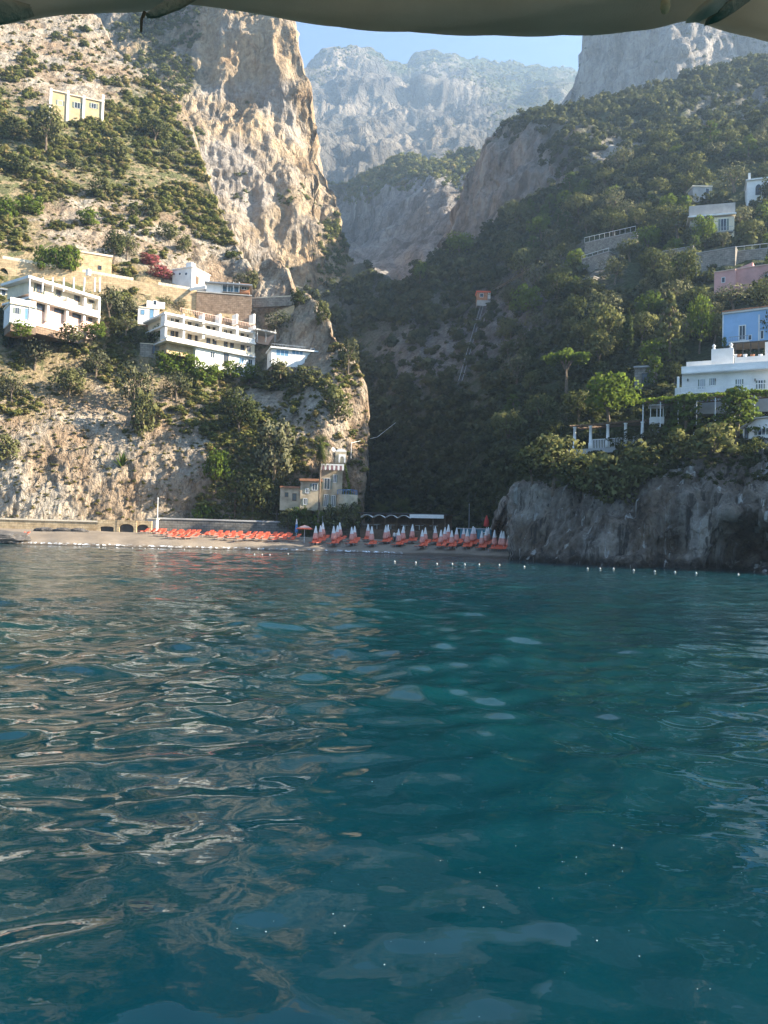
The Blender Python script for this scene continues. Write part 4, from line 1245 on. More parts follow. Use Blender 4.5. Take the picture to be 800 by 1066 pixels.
def foundation(f, px0, pt, pb, px1, d0, d1, mat=None):
    f.part("foundation", mat or S_brown, px0, pt, pb, px1, d0, d1)


for px, lab in ((44, "leafy creeper spilling over the road wall, farthest from the stone blockhouse"), (59, "leafy creeper spilling over the road wall, middle of three clumps"), (73, "leafy creeper spilling over the road wall right beside the stone blockhouse")):
    grow(HL, "freshshrub", px, 281, 256, 24, lab, P=at(px, 281, yl - 1.0 + (yr - yl) * (px + 28) / 233), cat="creeper")
for px, pb, pt, w_, lab in ((122, 318, 303, 15, "small green tree against the road wall between its two arches"), (172, 322, 308, 16, "small green tree against the road wall right of its arches"), (189, 326, 310, 15, "small green tree at the road wall beside the brown stone wall")):
    grow(HL, "fresh" if px == 122 else "olive", px, pb, pt, w_, lab, P=at(px, pb, yl - 1.5 + (yr - yl) * (px + 28) / 233))
for px, pb, pt, w_, lab in ((240, 391, 375, 24, "green bush under the white base of the terraced hotel, nearer its middle"), (260, 395, 379, 24, "green bush under the white base of the terraced hotel, at its right end"), (131, 347, 330, 24, "green tree top between the pink villa and the white stepped house"), (168, 352, 337, 20, "green bush at the upper left corner of the terraced hotel")):
    grow(HL, "freshshrub" if px != 131 else "olive", px, pb, pt, w_, lab, P=at(px, pb, ysurf(HL, px, pb) - 3.5), cat="shrub" if px != 131 else "tree")

# ---- stone blockhouse on the road
y = ysurf(HL, 98, 284) - 2
f = Fac("stone_blockhouse", "square tan stone blockhouse on the road above the pink villa", "stone building", 80, 117, 285, y - 1.5, y + 1.5)
f.part("wall", S_tan, 80, 262, 289, 117, 0, 5)
x0, x1, z0, z1 = f.rect(80, 262, 264, 117); MB().box(x0 - .15, x1 + .15, -.15, 5.15, z1 + .003, z1 + .35).build("coping", W_cream, f.o)
f.window(102.5, 276.5, 280, 105.5, 0, P_dark, bars=0)

# ---- pink two-storey villa
y = min(ysurf(HL, 40, 334), ysurf(HL, 100, 336) / 1.085) - 2.2
f = Fac("villa", "two-storey pale pink villa with white balcony and roof edge beneath the arched road wall", "villa", 31, 105, 334, y, y * 1.085)
f.part("lower_wall", W_pink, 31, 309, 337, 105, .9, 8)
f.part("upper_wall", W_cream, 31, 289.5, 305.5, 105, 1.1, 8)
f.part("roof", W_white, 30, 286, 289, 105.8, -.5, 8.3)
f.part("balcony_slab", W_white, 30.4, 308, 310, 105.5, -.45, 8.1)
f.part("balcony_parapet", W_white, 30.6, 302.8, 308.8, 105.3, -.42, -.22)
for px in (31, 44.6, 55, 66.5, 77, 88, 99, 104.2):
    mb = MB(); f.box(mb, px, 288.6, 303.4, px + .9, -.35, -.1); mb.build("column", W_white, f.o)
for px in (31, 50, 70, 88, 103):
    mb = MB(); f.box(mb, px, 309.6, 334, px + 2, .0, .85); mb.build("pier", W_white, f.o)
for a in ((38.5, 295.2, 303.8, 44), (60, 299.6, 308, 62.8), (79, 303.4, 313, 82), (94, 306.8, 314.5, 97)): f.window(*a, 1.1, P_brown, bars=1)
for a in ((38.5, 313, 322, 48.5), (57, 317.5, 324.5, 67.5), (76, 321, 330, 86.7), (92.5, 324, 334, 96)): f.window(*a, .9, P_brown, bars=2)
foundation(f, 31.5, 337.2, 345, 104.6, 1.0, 8)
f.part("chimney", W_white, 92, 279.5, 286, 95, 3, 3.8)
y2 = y - 2
yv_ = y
f = Fac("annex_house", "low white annex with blue-grey door below the pink villa's upper end", "house", 11, 40, 333, y2, y2 * 1.02)
f.part("wall", W_white, 11, 315.5, 336, 38, 0, 5)
f.part("roof_terrace", W_cream, 10.5, 313.8, 315.4, 38.6, -.3, 5.2)
f.railing(11, 309, 313.6, 38, -.1, W_white, solid=True)
f.window(26.5, 321, 332, 32, 0, P_metal, G_blue, name="door"); f.window(16, 320, 326, 20, 0, P_metal, G_dark)
foundation(f, 11.3, 336.2, 344, 37.6, .1, 5)
grow(HL, "freshshrub", 22, 348, 334, 26, "leafy green bush below the blue door of the white annex", P=at(22, 348, yv_ * (1 + .085 * (22 - 31) / 74) - 3), cat="shrub")
grow(HL, "shrub", 72, 354, 338, 30, "dark bushy shrub under the middle of the pink villa", P=at(72, 354, yv_ * (1 + .085 * (72 - 31) / 74) - 3), cat="shrub")
grow(HL, "freshshrub", 101, 350, 335, 24, "light green shrub at the right corner of the pink villa's base", P=at(101, 350, yv_ * (1 + .085 * (101 - 31) / 74) - 3), cat="shrub")
y3 = ysurf(HL, 10, 310) - 1
f = Fac("garden_house", "flat-roofed white garden house with dark windows at the left edge behind the annex", "house", -8, 30, 312, y3, y3 * 1.02)
f.part("wall", W_cream, -8, 299.5, 316, 28, 0, 5)
f.part("roof", P_metal, -9, 297.8, 299.3, 30, -.6, 5.3)
for a in ((2, 302, 307, 6), (15, 303, 309, 19.5), (23.5, 303.5, 307, 26)): f.window(*a, 0, P_white, bars=0)

# ---- white cube house by the red blossoms
y = ysurf(HL, 196, 300) - 2
f = Fac("cube_house", "small white cube house with two round windows and a turret, beside the red blossoms", "house", 180, 200, 299, y + 2.5, y)
f.part("wall", W_white, 180, 281, 302, 200, 0, 5.5)
f.part("roof", W_white, 179.4, 280, 280.9, 200.4, -.2, 5.7)
f.part("turret", W_white, 194, 273.5, 279.9, 199.5, .4, 1.6)
for px in (187.5, 194):
    x, z = f.xz(px, 285); o = MB().tube([(x, -.04, z), (x, .05, z)], .32, 14).build("window", P_white, f.o)
    MB().tube([(x, -.06, z), (x, -.045, z)], .24, 14).build("pane", G_dark, o)
x, z = f.xz(200, 287)
MB().box(x + .003, x + .06, 1.2, 2.1, z - 1.2, z + .4).build("side_door", P_brown, f.o)
f.part("terrace_parapet", W_white, 196, 299.5, 302.8, 214, -1.3, -1.1)

# ---- high stone retaining wall and flat-roofed house on it
y = ysurf(HL, 230, 336) - 2
f = Fac("retaining_wall", "high grey-brown stone retaining wall carrying the flat-roofed house", "retaining wall", 205, 262, 338, y - 1, y + 1)
f.part("masonry", S_brown, 205, 303.8, 345, 262, 0, 3)
f.part("coping", W_grey, 204.6, 302.6, 303.6, 262.4, -.12, 3)
x, z = f.xz(236, 332); mb = arch_wall(3.2, 2.4, 2.4, 0, .3, [(1.6, 2.2, .6, 1.2)], 40); o = mb.build("arch_surround", S_tan, f.o); o.location = (x - 1.6, -.31, z - 1.4)
f2 = Fac("buttress_wall", "darker grey stone wall bay left of the high retaining wall", "retaining wall", 193, 204, 328, y + 1, y + .2)
f2.part("masonry", S_grey, 193, 304.5, 342, 204, 0, 3); f2.part("coping", W_grey, 192.8, 303.4, 304.3, 204.2, -.1, 3)
f = Fac("flat_roofed_house", "low flat-roofed house with glazed veranda on top of the high stone wall", "house", 214, 262, 303.5, y + 1.2, y + 2.8)
f.part("wall", W_white, 215, 294, 304, 231, 0, 4.5); f.part("end_wall", T_terra, 250, 294.5, 304, 260, .6, 4.5); f.part("back_wall", W_grey, 231.2, 294.5, 304, 249.8, 3.2, 3.6)
f.part("roof", P_metal, 213, 292.2, 293.4, 263, -.9, 5)
for px in (231.4, 237, 243, 249): mb = MB(); f.box(mb, px, 293.4, 304, px + .7, -.1, .05); mb.build("post", P_white, f.o)
f.window(232.4, 295.5, 303, 248.6, 1.2, P_white, G_blue, bars=3); f.window(252, 296, 301, 257, .6, P_white)

# ---- terraced white hotel
y = min(ysurf(HL, 215, 382) - 4, ysurf(HL, 262, 380) / 1.05 - 1.5)
f = Fac("hotel", "long terraced white hotel with balconies and arched bays under the high stone wall", "hotel", 172, 266, 379, y - 4.5, y + 9.5)
f.shut = False
f.part("garden_base", S_tan, 174, 354.2, 368, 203.8, 1.2, 9)
f.part("base_wall", W_white, 204, 360, 383, 266, .2, 9)
f.part("lower_wall", W_cream, 174, 338.5, 352.5, 266, 1.9, 9)
f.part("upper_wall", W_cream, 172, 326.5, 337, 266, 1.6, 9)
f.part("roof_slab", W_white, 171.5, 324.3, 326.3, 267, -.3, 9.3)
f.part("upper_slab", W_white, 171.5, 336.8, 338.6, 267, -.5, 9.2)
f.part("lower_slab", W_white, 173.5, 352.3, 354, 267, -.6, 9.2)
f.railing(188, 320, 324.1, 266.5, -.1, W_pink, .35, name="roof_railing")
f.part("upper_parapet", W_white, 172, 333, 336.7, 266.5, -.45, -.28)
f.part("lower_parapet", W_cream, 174, 349, 352.2, 266.5, -.5, -.35)
for px in (172.2, 191, 211.5, 229, 246.5, 264.4):
    mb = MB(); f.box(mb, px, 326.4, 336.7, px + 1.7, -.2, 1.55); mb.build("pier", W_white, f.o)
    mb = MB(); f.box(mb, px, 338.7, 352.2, px + 2.0, -.2, 1.85); mb.build("pier", W_white, f.o)
for k, px in enumerate((178, 183, 196, 203.5, 215.5, 222, 233.5, 240, 251, 257.5)):
    q_ = (px - 172) * .205; f.window(px, 328.3 + q_, 335.5 + q_, px + 3.0, 1.6, P_brown if k % 3 else P_white, bars=1)
    f.window(px, 341 + q_, 351 + q_, px + 3.4, 1.9, P_brown, bars=1)
for a in ((219.5, 366, 372, 223.5), (233.5, 368, 380, 238), (249, 372, 378, 254), (259, 374, 380, 262.5)): f.window(*a, .2, P_white if a[0] != 233.5 else P_brown, G_blue if a[0] == 249 else G_dark, bars=1)
foundation(f, 204.5, 383.2, 396, 265.6, .35, 9)
f = Fac("side_wing", "thin flat concrete canopy with posts at the right end of the terraced hotel", "canopy", 267, 288, 352, y + 8, y + 11)
f.part("roof", W_grey, 267, 341.5, 343, 288, -.5, 4)
for px in (268, 277, 286.6): mb = MB(); f.box(mb, px, 343, 356, px + .7, 0, .2); mb.build("post", W_grey, f.o)
f.part("back_wall", W_pink, 268.5, 343.2, 357, 287, 3.2, 3.6)
y = ysurf(HL, 158, 334) - 2
f = Fac("white_house", "white house with stepped roof between the arched road wall and the terraced hotel", "house", 144, 174, 333, y, y + 2)
f.part("wall", W_white, 144, 319.5, 337, 166, 0, 5); f.part("upper_room", W_white, 153, 312.5, 319, 172, 1.5, 5); f.part("roof", W_cream, 143.5, 318.4, 319.4, 166.5, -.2, 1.45)
for a in ((147, 322.5, 327, 150.5), (156.5, 322, 331, 160)): f.window(*a, 0, P_metal, G_blue, bars=0)
f.window(160, 312.8, 317, 163, 1.5, P_white, G_dark, bars=0)
foundation(f, 144.3, 337.2, 348, 165.6, .1, 5)
y = ysurf(HL, 155, 368) - 1.2
f = Fac("stone_hut", "small roofless stone hut among bushes left of the terraced hotel", "hut", 146, 166, 369, y, y + .6)
f.part("wall", S_grey, 146, 357.5, 372, 166, 0, 3); f.part("coping", W_cream, 145.7, 356.6, 357.4, 166.3, -.1, 3.1); f.window(159, 360, 368, 162, 0, P_brown, name="door", bars=0)
# ---- pool house
y = ysurf(HL, 310, 377) - 3.0
f = Fac("pool_house", "low white house with wide blue windows on the headland below the terraced hotel", "house", 283, 336, 376, y, y + 3.5)
f.part("wall", W_white, 283, 361.8, 380, 336, .3, 5); f.part("roof", W_white, 282, 360, 361.6, 337, -.3, 5.3)
for a in ((288, 363.8, 369.6, 300.5), (304.5, 363, 368.6, 315.5)): f.window(*a, .3, P_white, G_blue, bars=2)
f.window(324, 362.5, 371, 327.5, .3, P_metal, G_dark, name="door", bars=0)
f.railing(283, 357.3, 359.8, 318, -.1, P_metal, .5, name="roof_railing")
foundation(f, 283.4, 380.2, 394, 335.6, .4, 5)
grow(HL, "shrub", 292, 392, 374, 26, "bush covering the base of the white house with blue windows", P=at(292, 392, y - 1), cat="shrub")
y = ysurf(HL, 290, 328) - 1
f = Fac("garden_wall", "pale sloping garden wall with steps climbing to the headland top", "wall", 276, 306, 331, y, y - 2)
L_ = f.L; mb = MB(); n = 16
for k in range(n): mb.box(L_ * k / n, L_ * (k + 1) / n + (0 if k == n - 1 else -.003), 0, .6, -1.5, .5 + 1.9 * k / n)
mb.build("stepped_masonry", S_tan, f.o)
f = Fac("terrace_wall", "straight pale wall along the terrace right of the flat-roofed house", "wall", 262.5, 307, 316, ysurf(HL, 285, 316) - 1.5, ysurf(HL, 300, 316) - 1.5)
f.part("masonry", S_grey, 262.5, 310.6, 320, 307, 0, .8); f.part("coping", W_cream, 262.3, 309.5, 310.4, 307.4, -.08, .9)

# ---- ochre house high up
y = ysurf(HL, 80, 124) - 2
f = Fac("ochre_house", "abandoned ochre house with white corner pilasters high on the left slope", "house", 52.5, 109, 123, y - 2, y + 4)
f.part("tall_wall", W_ochre, 52.5, 93.5, 127, 72, 0, 6); f.part("low_wall", W_ochre, 72.2, 98.5, 127, 109, .05, 6)
f.part("tall_roof", W_cream, 52, 92, 93.3, 72.5, -.3, 6.3); f.part("low_roof", W_cream, 72.7, 97.2, 98.3, 109.6, -.25, 6.3)
for px, t in ((52.2, 91), (70, 93.6), (86.5, 98.6), (106.5, 98)): mb = MB(); f.box(mb, px, t, 126, px + 2.4, -.28, -.01); mb.build("pilaster", W_white, f.o)
for a in ((60.5, 104, 109, 65), (78, 106, 112, 83.5), (95.5, 107, 112, 100)): f.window(*a, .04, P_white, bars=1)

# ---- beach villa
Yv = ysurf(HL, 330, 532) - 6
f = Fac("beach_villa", "old cream villa with turret and scalloped awning at the foot of the headland", "villa", 292, 371, 528, Yv, Yv + 1)
f.part("left_wing", W_villa, 292, 507.5, 531, 313, .6, 6); f.part("left_roof", T_terra, 291.5, 505.8, 507.3, 313.5, .2, 6.2)
f.part("middle_wing", W_villa, 313.2, 500.5, 531, 333, -.2, 6); f.part("middle_roof", T_terra, 312, 497.8, 500.3, 336, -.7, 6.2)
f.part("main_block", W_villa, 333.2, 483, 531, 357, .9, 7)
f.part("turret_block", W_villa, 349.5, 470, 482.8, 361, 1.6, 5)
x0, x1, z0, z1 = f.rect(349.5, 470, 482, 361, 1.6)
mb = MB(); mb.prism([(x0 + (x1 - x0) * (.5 - .5 * math.cos(math.pi * k / 10)), z1 + .003 + (x1 - x0) * .28 * math.sin(math.pi * k / 10)) for k in range(11)], 1.6, 5); mb.build("turret_roof", W_white, f.o)
mb = arch_wall((x1 - x0) * .62, (x1 - x0) * .75, (x1 - x0) * .75, 0, .12, [((x1 - x0) * .31, (x1 - x0) * .38, .5, .5)], 40); o = mb.build("turret_arch", W_white, f.o); o.location = (x0 + (x1 - x0) * .3, 1.45, z0 + .1)
# scalloped awning: alternate dark and light flaps
x0, x1, z0, z1 = f.rect(333.5, 482.5, 489, 358.5, -.2)
n = 11; w_ = (x1 - x0) / n
mb = MB(); mb.prism([(x0, z1 - .22), (x1, z1 - .22), (x1, z1), (x0, z1)], -.25, 1.0); aw = mb.build("awning", F_white, f.o)
for k in range(n):
    xx = x0 + w_ * k; mb = MB(); mb.prism([(xx + .01, z1 - .225), (xx + .01, z1 - .7)] + [(xx + w_ * (.5 - .48 * math.cos(math.pi * j / 6)), z1 - .7 - .32 * math.sin(math.pi * j / 6)) for j in range(1, 6)] + [(xx + w_ - .01, z1 - .7), (xx + w_ - .01, z1 - .225)], -.24, -.19)
    mb.build("awning_flap", F_mauve if k % 2 else F_white, aw)
for a in ((338, 498, 509, 343.5), (347.5, 494.5, 502, 350), (338, 515, 527, 341.5), (346, 516, 527, 349)): f.window(*a, .9, P_white, bars=1)
for a in ((318.5, 509, 513, 321.5), (325.5, 503.5, 510, 330.5), (316.5, 519, 525, 319.5)): f.window(*a, -.2, P_white, bars=1)
for a in ((297, 513, 517, 300), (305, 514, 521, 308.5)): f.window(*a, .6, P_brown, bars=0)
x, z = f.xz(361.5, 527); xt, zt = f.xz(361.5, 515)
mb = MB().lathe([(.001, -1), (1.75, -1), (1.65, zt - z), (1.5, zt - z), (.001, zt - z - .02)], 22, (x, .8, z)); mb.build("round_terrace", W_villa, f.o, True)
mb = MB()
for k in range(22):
    a = 2 * math.pi * k / 22; mb.tube([(x + 1.58 * math.cos(a), .8 + 1.58 * math.sin(a), zt), (x + 1.58 * math.cos(a), .8 + 1.58 * math.sin(a), zt + .75)], .025, 5)
mb.tube([(x + 1.58 * math.cos(2 * math.pi * k / 24), .8 + 1.58 * math.sin(2 * math.pi * k / 24), zt + .75) for k in range(25)], .04, 5); mb.build("terrace_railing", F_blue, f.o)
# creeper trained down the corner
xa_, za_ = f.xz(359, 484); xb_, zb_ = f.xz(365, 514); c = Crown(300)
for k in range(24):
    s = k / 23; c.add(26, (xa_ + (xb_ - xa_) * s ** .8, .8 + .1 * math.sin(k), za_ + (zb_ - za_) * s), (.22, .22, .2), .10)
o = c.data("creeper", L_bright); o.parent = f.o
x, z = f.xz(347, 466); o = MB().lathe([(.02, -.02), (.25, .06), (.36, .22), (.34, .23), (.22, .1), (.02, .03)], 14).build("roof_dish", P_white, f.o); o.location = (x, 2.4, z - .1); o.rotation_euler = (R(70), 0, R(30))
MB().tube([(x, 2.4, z - .2), (x, 2.6, z - 1.2), (x, 2.7, z - 1.5)], .04, 6).build("dish_mast", P_metal, f.o)

# ---- palms and plants round the beach villa
Pp = at(331.5, 541, Yv - 2)
grow(HL, "palm", 331, 541, 452, 28, "tall palm with slender trunk standing before the beach villa", cat="palm tree", P=Pp)
for px, pt, w_, kd, lab in [(319, 522, 26, "lowpalm", "low palm at the foot of the beach villa's middle wing"), (311, 527, 20, "freshshrub", "small bright bush left of the low palm by the beach villa"), (300, 530, 24, "shrub", "dark bush below the beach villa's left wing"),
                            (344, 526, 22, "shrub", "clipped dark bush right of the tall palm's trunk"), (357, 525, 24, "shrub", "dark bush under the villa's round terrace"), (369, 523, 18, "shrub", "dark bush at the right foot of the round terrace"), (333, 531, 16, "freshshrub", "small light bush at the foot of the tall palm"),
                            (395, 512, 34, "lowpalm", "dark palm in shadow behind the beach restaurant's left end"), (418, 505, 38, "lowpalm", "large dark palm in shadow behind the beach restaurant")]:
    Y_ = (Yv - 1.5) if px < 375 else 168
    grow(HL, kd, px, 549, pt, w_, lab, P=at(px, 549, Y_), cat="palm tree" if kd == "lowpalm" else "shrub")

# ---------------------------------------------------------------- right bank
# white mansion
y = 104
f = Fac("mansion", "white mansion with long balcony and roof terrace on the right bank", "mansion", 710.4, 830, 411, y, y * .945)
f.part("wall", W_white, 710.4, 389.2, 416, 830, .5, 9)
f.part("parapet_wall", W_white, 709.8, 381.6, 387.6, 830, .2, .5)
f.part("roof_slab", W_white, 709.8, 387.6, 389.0, 830, -.35, 9.2)
f.part("balcony_slab", W_white, 706, 409, 410.4, 830, -1.0, .45)
f.railing(706.5, 403.4, 409, 830, -.95, W_white, .3, name="balustrade")
for k, a in enumerate(((729.5, 395, 405, 733), (741, 394, 401, 743.5), (768.5, 395, 406.5, 772), (790, 396, 405, 794.5), (806, 396, 405, 810))):
    f.window(*a, .5, P_white, G_dark if k % 2 else P_metal, bars=1, name="window")
for px in (722, 734.5): mb = MB(); f.box(mb, px, 391.5, 408, px + 1.0, .40, .497); mb.build("pilaster", W_white, f.o)
for px, n_ in ((716, "wall_lamp"), (744.5, "wall_lamp"), (786, "wall_lamp")): f.part(n_, P_dark, px, 394, 396.5, px + 1.0, .3, .495)
f.part("lower_wall", W_grey, 706.5, 410.6, 432, 830, -.2, 6)
f.part("gate_post", W_white, 705.2, 392, 411, 707.4, -.9, -.3); f.part("left_wall", W_white, 703, 404, 416, 710, -.25, .3)
f.part("terrace_parapet", W_white, 715, 376.8, 381.4, 741, 1.6, 1.9)
f.part("terrace_room", W_white, 741, 363.5, 381.4, 764, 2.2, 5.2)
x0, x1, z0, z1 = f.rect(741, 363.5, 380, 764, 2.2)
for xx in (x0 + .25, x1 - .25): MB().lathe([(.2, 0), (.2, .1), (.1, .18), (.22, .42), (.05, .62), (.001, .64)], 10, (xx, 2.5, z1 + .003)).build("finial", W_white, f.o)
f.part("planter_ledge", W_white, 765, 372, 379.5, 830, 2.4, 2.9)
f.part("upper_terrace_wall", W_white, 797, 356, 374, 830, 4, 4.6)
for k, px in enumerate((766, 770, 776, 784, 792)):
    x, z = f.xz(px, 372, 2.6); o = MB().lathe([(.16, 0), (.24, .34), (.2, .34)], 10, (x, 2.65, z + .003)).build("flower_pot", T_terra if k % 2 else P_white, f.o)
mb = MB()
x0, x1, z0, z1 = f.rect(764.5, 356.5, 372, 800, 5.2)
mb.box(x0, x1, 5.2, 8.5, z1 - .15, z1)
pr = mb.build("shade_roof", P_dark, f.o)
for k in range(5): xx = x0 + .1 + (x1 - x0 - .3) * k / 4; MB().box(xx, xx + .1, 5.25, 5.35, z0 - .3, z1 - .153).build("shade_post", P_dark, f.o)

# blue house
y = 131
f = Fac("blue_house", "light blue house with tiled cornice and small balcony above the white mansion", "house", 752.6, 830, 356.5, y, y * .955)
f.part("wall", W_blue, 752.6, 327.2, 360, 830, 0, 8)
f.part("cornice", W_white, 752, 325, 327, 830, -.25, 8.2)
x0, x1, z0, z1 = f.rect(752, 325, 327, 830, -.25)
mb = MB(); n = 46
for k in range(n):
    xx = x0 + (x1 - x0) * (k + .5) / n; mb.tube([(xx, -.42, z1 + .04), (xx, 2.5, z1 + .45)], .10, 7)
mb.box(x0, x1, -.3, 2.5, z1 + .002, z1 + .02)
mb.build("roof_tiles", T_terra, f.o)
f.window(770.5, 339.5, 353.5, 776, 0, W_white, G_dark, name="balcony_door", bars=1, f=.14); f.window(780, 349, 353.6, 782.6, 0, P_white, bars=0); f.window(792.6, 344.5, 352.5, 795.2, 0, P_white, bars=0)
f.part("pilaster", W_white, 790, 327.4, 357, 791.4, -.08, -.003); f.part("corner_strip", W_white, 752.7, 327.4, 357, 753.7, -.06, -.002)
f.part("balcony_slab", W_white, 759, 355.8, 357.4, 780, -.9, -.01); f.railing(759.3, 350.8, 355.7, 779.6, -.85, P_metal, .22)
grow(HR, "freshshrub", 754.5, 359, 350.5, 6, "small round topiary at the left corner of the blue house", P=at(754.5, 359, 128.5), cat="shrub")

# pink house
y = ysurf(HR, 770, 300) - 4
f = Fac("pink_house", "rose pink house with stepped blocks among trees above the blue house", "house", 744, 830, 302, y, y * .95)
f.part("low_block", W_rose, 744, 283.8, 306, 766, 0, 7); f.part("tall_block", W_rose, 766.3, 280.5, 306, 830, 1.2, 8)
f.part("low_coping", W_pink, 743.7, 282.8, 283.6, 766.1, -.15, 7.1); f.part("tall_coping", W_pink, 766.2, 279.4, 280.3, 830, 1.05, 8.1)
x0, x1, z0, z1 = f.rect(768, 280, 284, 784, 1.1); mb = MB(); mb.prism([(x0, z1 + .2), (x1, z1 + .2), (x1, z1 + .9)], 1.3, 7); mb.build("sloping_gable", W_rose, f.o)
f.window(796.5, 286, 291, 799.5, 1.2, P_white, bars=0); f.window(752, 289, 294, 755, 0, P_white, bars=0)

# long grey retaining wall with railing, stepped walls
def wall_line(name, label, px0, px1, pt, pb, sh, mat, rail=None, th=2.5, pull=.5, slope=0.0, rm=None):
    yl, yr = ysurf(sh, px0 + 1, pb) - pull, ysurf(sh, px1 - 1, pb) - pull
    ym = (yl + yr) / 2; yl = .5 * yl + .5 * ym; yr = .5 * yr + .5 * ym
    f = Fac(name, label, "retaining wall", px0, px1, pb, yl, yr)
    f.part("masonry", mat, px0, pt, pb + 5, px1, 0, th)
    f.part("coping", W_grey, px0 - .3, pt - .8, pt - .15, px1 + .3, -.1, th + .1)
    if rail: f.railing(px0, pt - .9 - rail, pt - .9, px1, .15, rm or P_white, 1.3)
    return f


wall_line("retaining_wall", "long grey stone retaining wall with white railing above the pink house", 724, 766, 264, 284, HR, S_grey)
wall_line("retaining_wall", "grey wall with thin white railing at the right, just above the pink house roof", 767, 800, 262, 276, HR, S_grey, 4.5)
wall_line("retaining_wall", "grey stone wall left of the long retaining wall, half hidden by trees", 684, 722, 263, 276, HR, S_grey)
wall_line("retaining_wall", "railed stone wall at the top of the stepped walls left of the wood", 609, 662, 253, 262, HR, S_grey, 5)
wall_line("retaining_wall", "broad pale stone wall, middle of the stepped walls left of the wood", 606, 634, 270, 281, HR, S_grey, 3, pull=-.6)
wall_line("retaining_wall", "low stone wall, lowest of the stepped walls left of the wood", 598, 618, 294, 304, HR, S_grey, pull=-.6)

# house with the balcony
y = ysurf(HR, 745, 246) - 5
f = Fac("balcony_house", "grey flat-roofed house with white roof edge and small balcony in the upper wood", "house", 718, 766, 248, y, y * .985)
f.part("wall", W_cream, 744, 226.3, 252, 765, 0, 6); f.part("left_wall", W_grey, 719, 228, 252, 743.8, 1.4, 6)
f.part("roof", W_white, 717, 224.6, 226.2, 767, -.5, 6.3); f.part("upper_wall", W_grey, 718, 214.5, 224.4, 766, 2.2, 7)
f.window(751, 228, 240, 756.5, 0, P_white, bars=1); f.part("balcony_slab", W_grey, 744, 240.8, 242, 764, -1, -.01); f.railing(744.2, 236.6, 240.7, 763.8, -.95, P_metal, .3)
f.window(727, 232, 240, 731, 1.4, P_white, bars=1)

# arched white house at the top right
y = ysurf(HR, 785, 208) - 4
f = Fac("arched_house", "white house with arched opening at the top of the right hand wood", "house", 778, 830, 208, y, y * .98)
f.part("wall", W_white, 778, 188, 214, 830, .3, 6); f.part("roof", W_white, 777, 186.5, 187.8, 830, -.2, 6.3); f.part("chimney", W_white, 779.5, 180, 186.3, 782, 1, 1.8)
for px in (787, 797):
    x0, x1, z0, z1 = f.rect(px, 192, 203, px + 6, .3)
    w_ = x1 - x0; h_ = z1 - z0
    o = MB().prism([(x0, z0), (x1, z0)] + [(x0 + w_ * (.5 + .5 * math.cos(math.pi * k / 10)), z0 + h_ * .6 + h_ * .4 * math.sin(math.pi * k / 10)) for k in range(11)], .24, .296).build("arched_window", G_dark, f.o)
y = ysurf(HR, 732, 206) - 3
f = Fac("ruined_house", "small grey house with dark doorway beside the pale round tree in the upper wood", "house", 722, 742, 206, y, y)
f.part("wall", W_grey, 722, 194, 210, 742, 0, 4); f.part("roof", W_cream, 721.5, 192.5, 193.8, 742.5, -.2, 4.2); f.window(735, 196, 204, 738.5, 0, P_white, bars=0)
# stone cottage by the cypress
y = ysurf(HR, 671, 400) - 3
f = Fac("stone_cottage", "dim grey stone cottage with dark doorway below the tall brown conifer", "cottage", 661, 684, 401, y, y * .99)
f.part("wall", S_grey, 661, 383, 406, 684, 0, 4); f.part("roof", W_grey, 660, 381, 382.7, 685, -.3, 4.3); f.window(669, 389, 401, 677, 0, P_dark, name="doorway", bars=0)

# pergola of white columns
f = Fac("pergola", "row of white columns with thin beam roof on the terrace above the sea cliff", "pergola", 597, 672, 463, 113, 106)
mb = MB(); xs_ = []
for px, pt in ((598.4, 448), (615, 445), (633, 443), (651.5, 441), (669, 439)):
    x, z1 = f.xz(px, pt); x, z0 = f.xz(px, pt + 17); xs_.append((x, z0, z1))
zt = max(z for _, _, z in xs_)
for x, z0, z1 in xs_:
    MB().lathe([(.001, -.6), (.24, -.6), (.24, .1), (.19, .14), (.165, zt - z0 - .14), (.22, zt - z0 - .1), (.22, zt - z0), (.001, zt - z0)], 14, (x, 0, z0)).build("column", W_white, f.o, True)
for d_ in (-.06, 2.4): mb.box(xs_[0][0] - .6, xs_[-1][0] + .6, d_ - .05, d_ + .07, zt + .003, zt + .16)
for k in range(26):
    x = xs_[0][0] - .5 + (xs_[-1][0] - xs_[0][0] + 1.0) * k / 25; mb.box(x - .035, x + .035, -.4, 2.8, zt + .163, zt + .25)
mb.build("beam_roof", P_brown, f.o)
z0 = xs_[1][1]
MB().box(xs_[0][0] - 1, xs_[-1][0] + 1, -.35, 3.5, z0 - 1.2, z0 - .603).build("terrace_floor", W_grey, f.o)
mb = MB()
for i in range(1, 4):
    xa_, xb_ = xs_[i][0] + .3, xs_[i + 1][0] - .3; mb.box(xa_, xb_, -.1, .0, z0 + .42, z0 + .5)
    for k in range(9): x = xa_ + (xb_ - xa_) * k / 8; mb.box(x - .03, x + .03, -.08, -.02, z0 - .6, z0 + .42)
mb.build("balustrade", W_white, f.o)
c = Crown(301)
for k in range(18): c.add(26, (xs_[0][0] + (xs_[-1][0] - xs_[0][0]) * c.rg.random(), .4 + 1.8 * c.rg.random(), zt + .32), (.5, .5, .14), .14)
o = c.data("creeper", L_broad); o.parent = f.o
f.part("end_wall", W_grey, 676, 447, 463, 694, .2, .6)

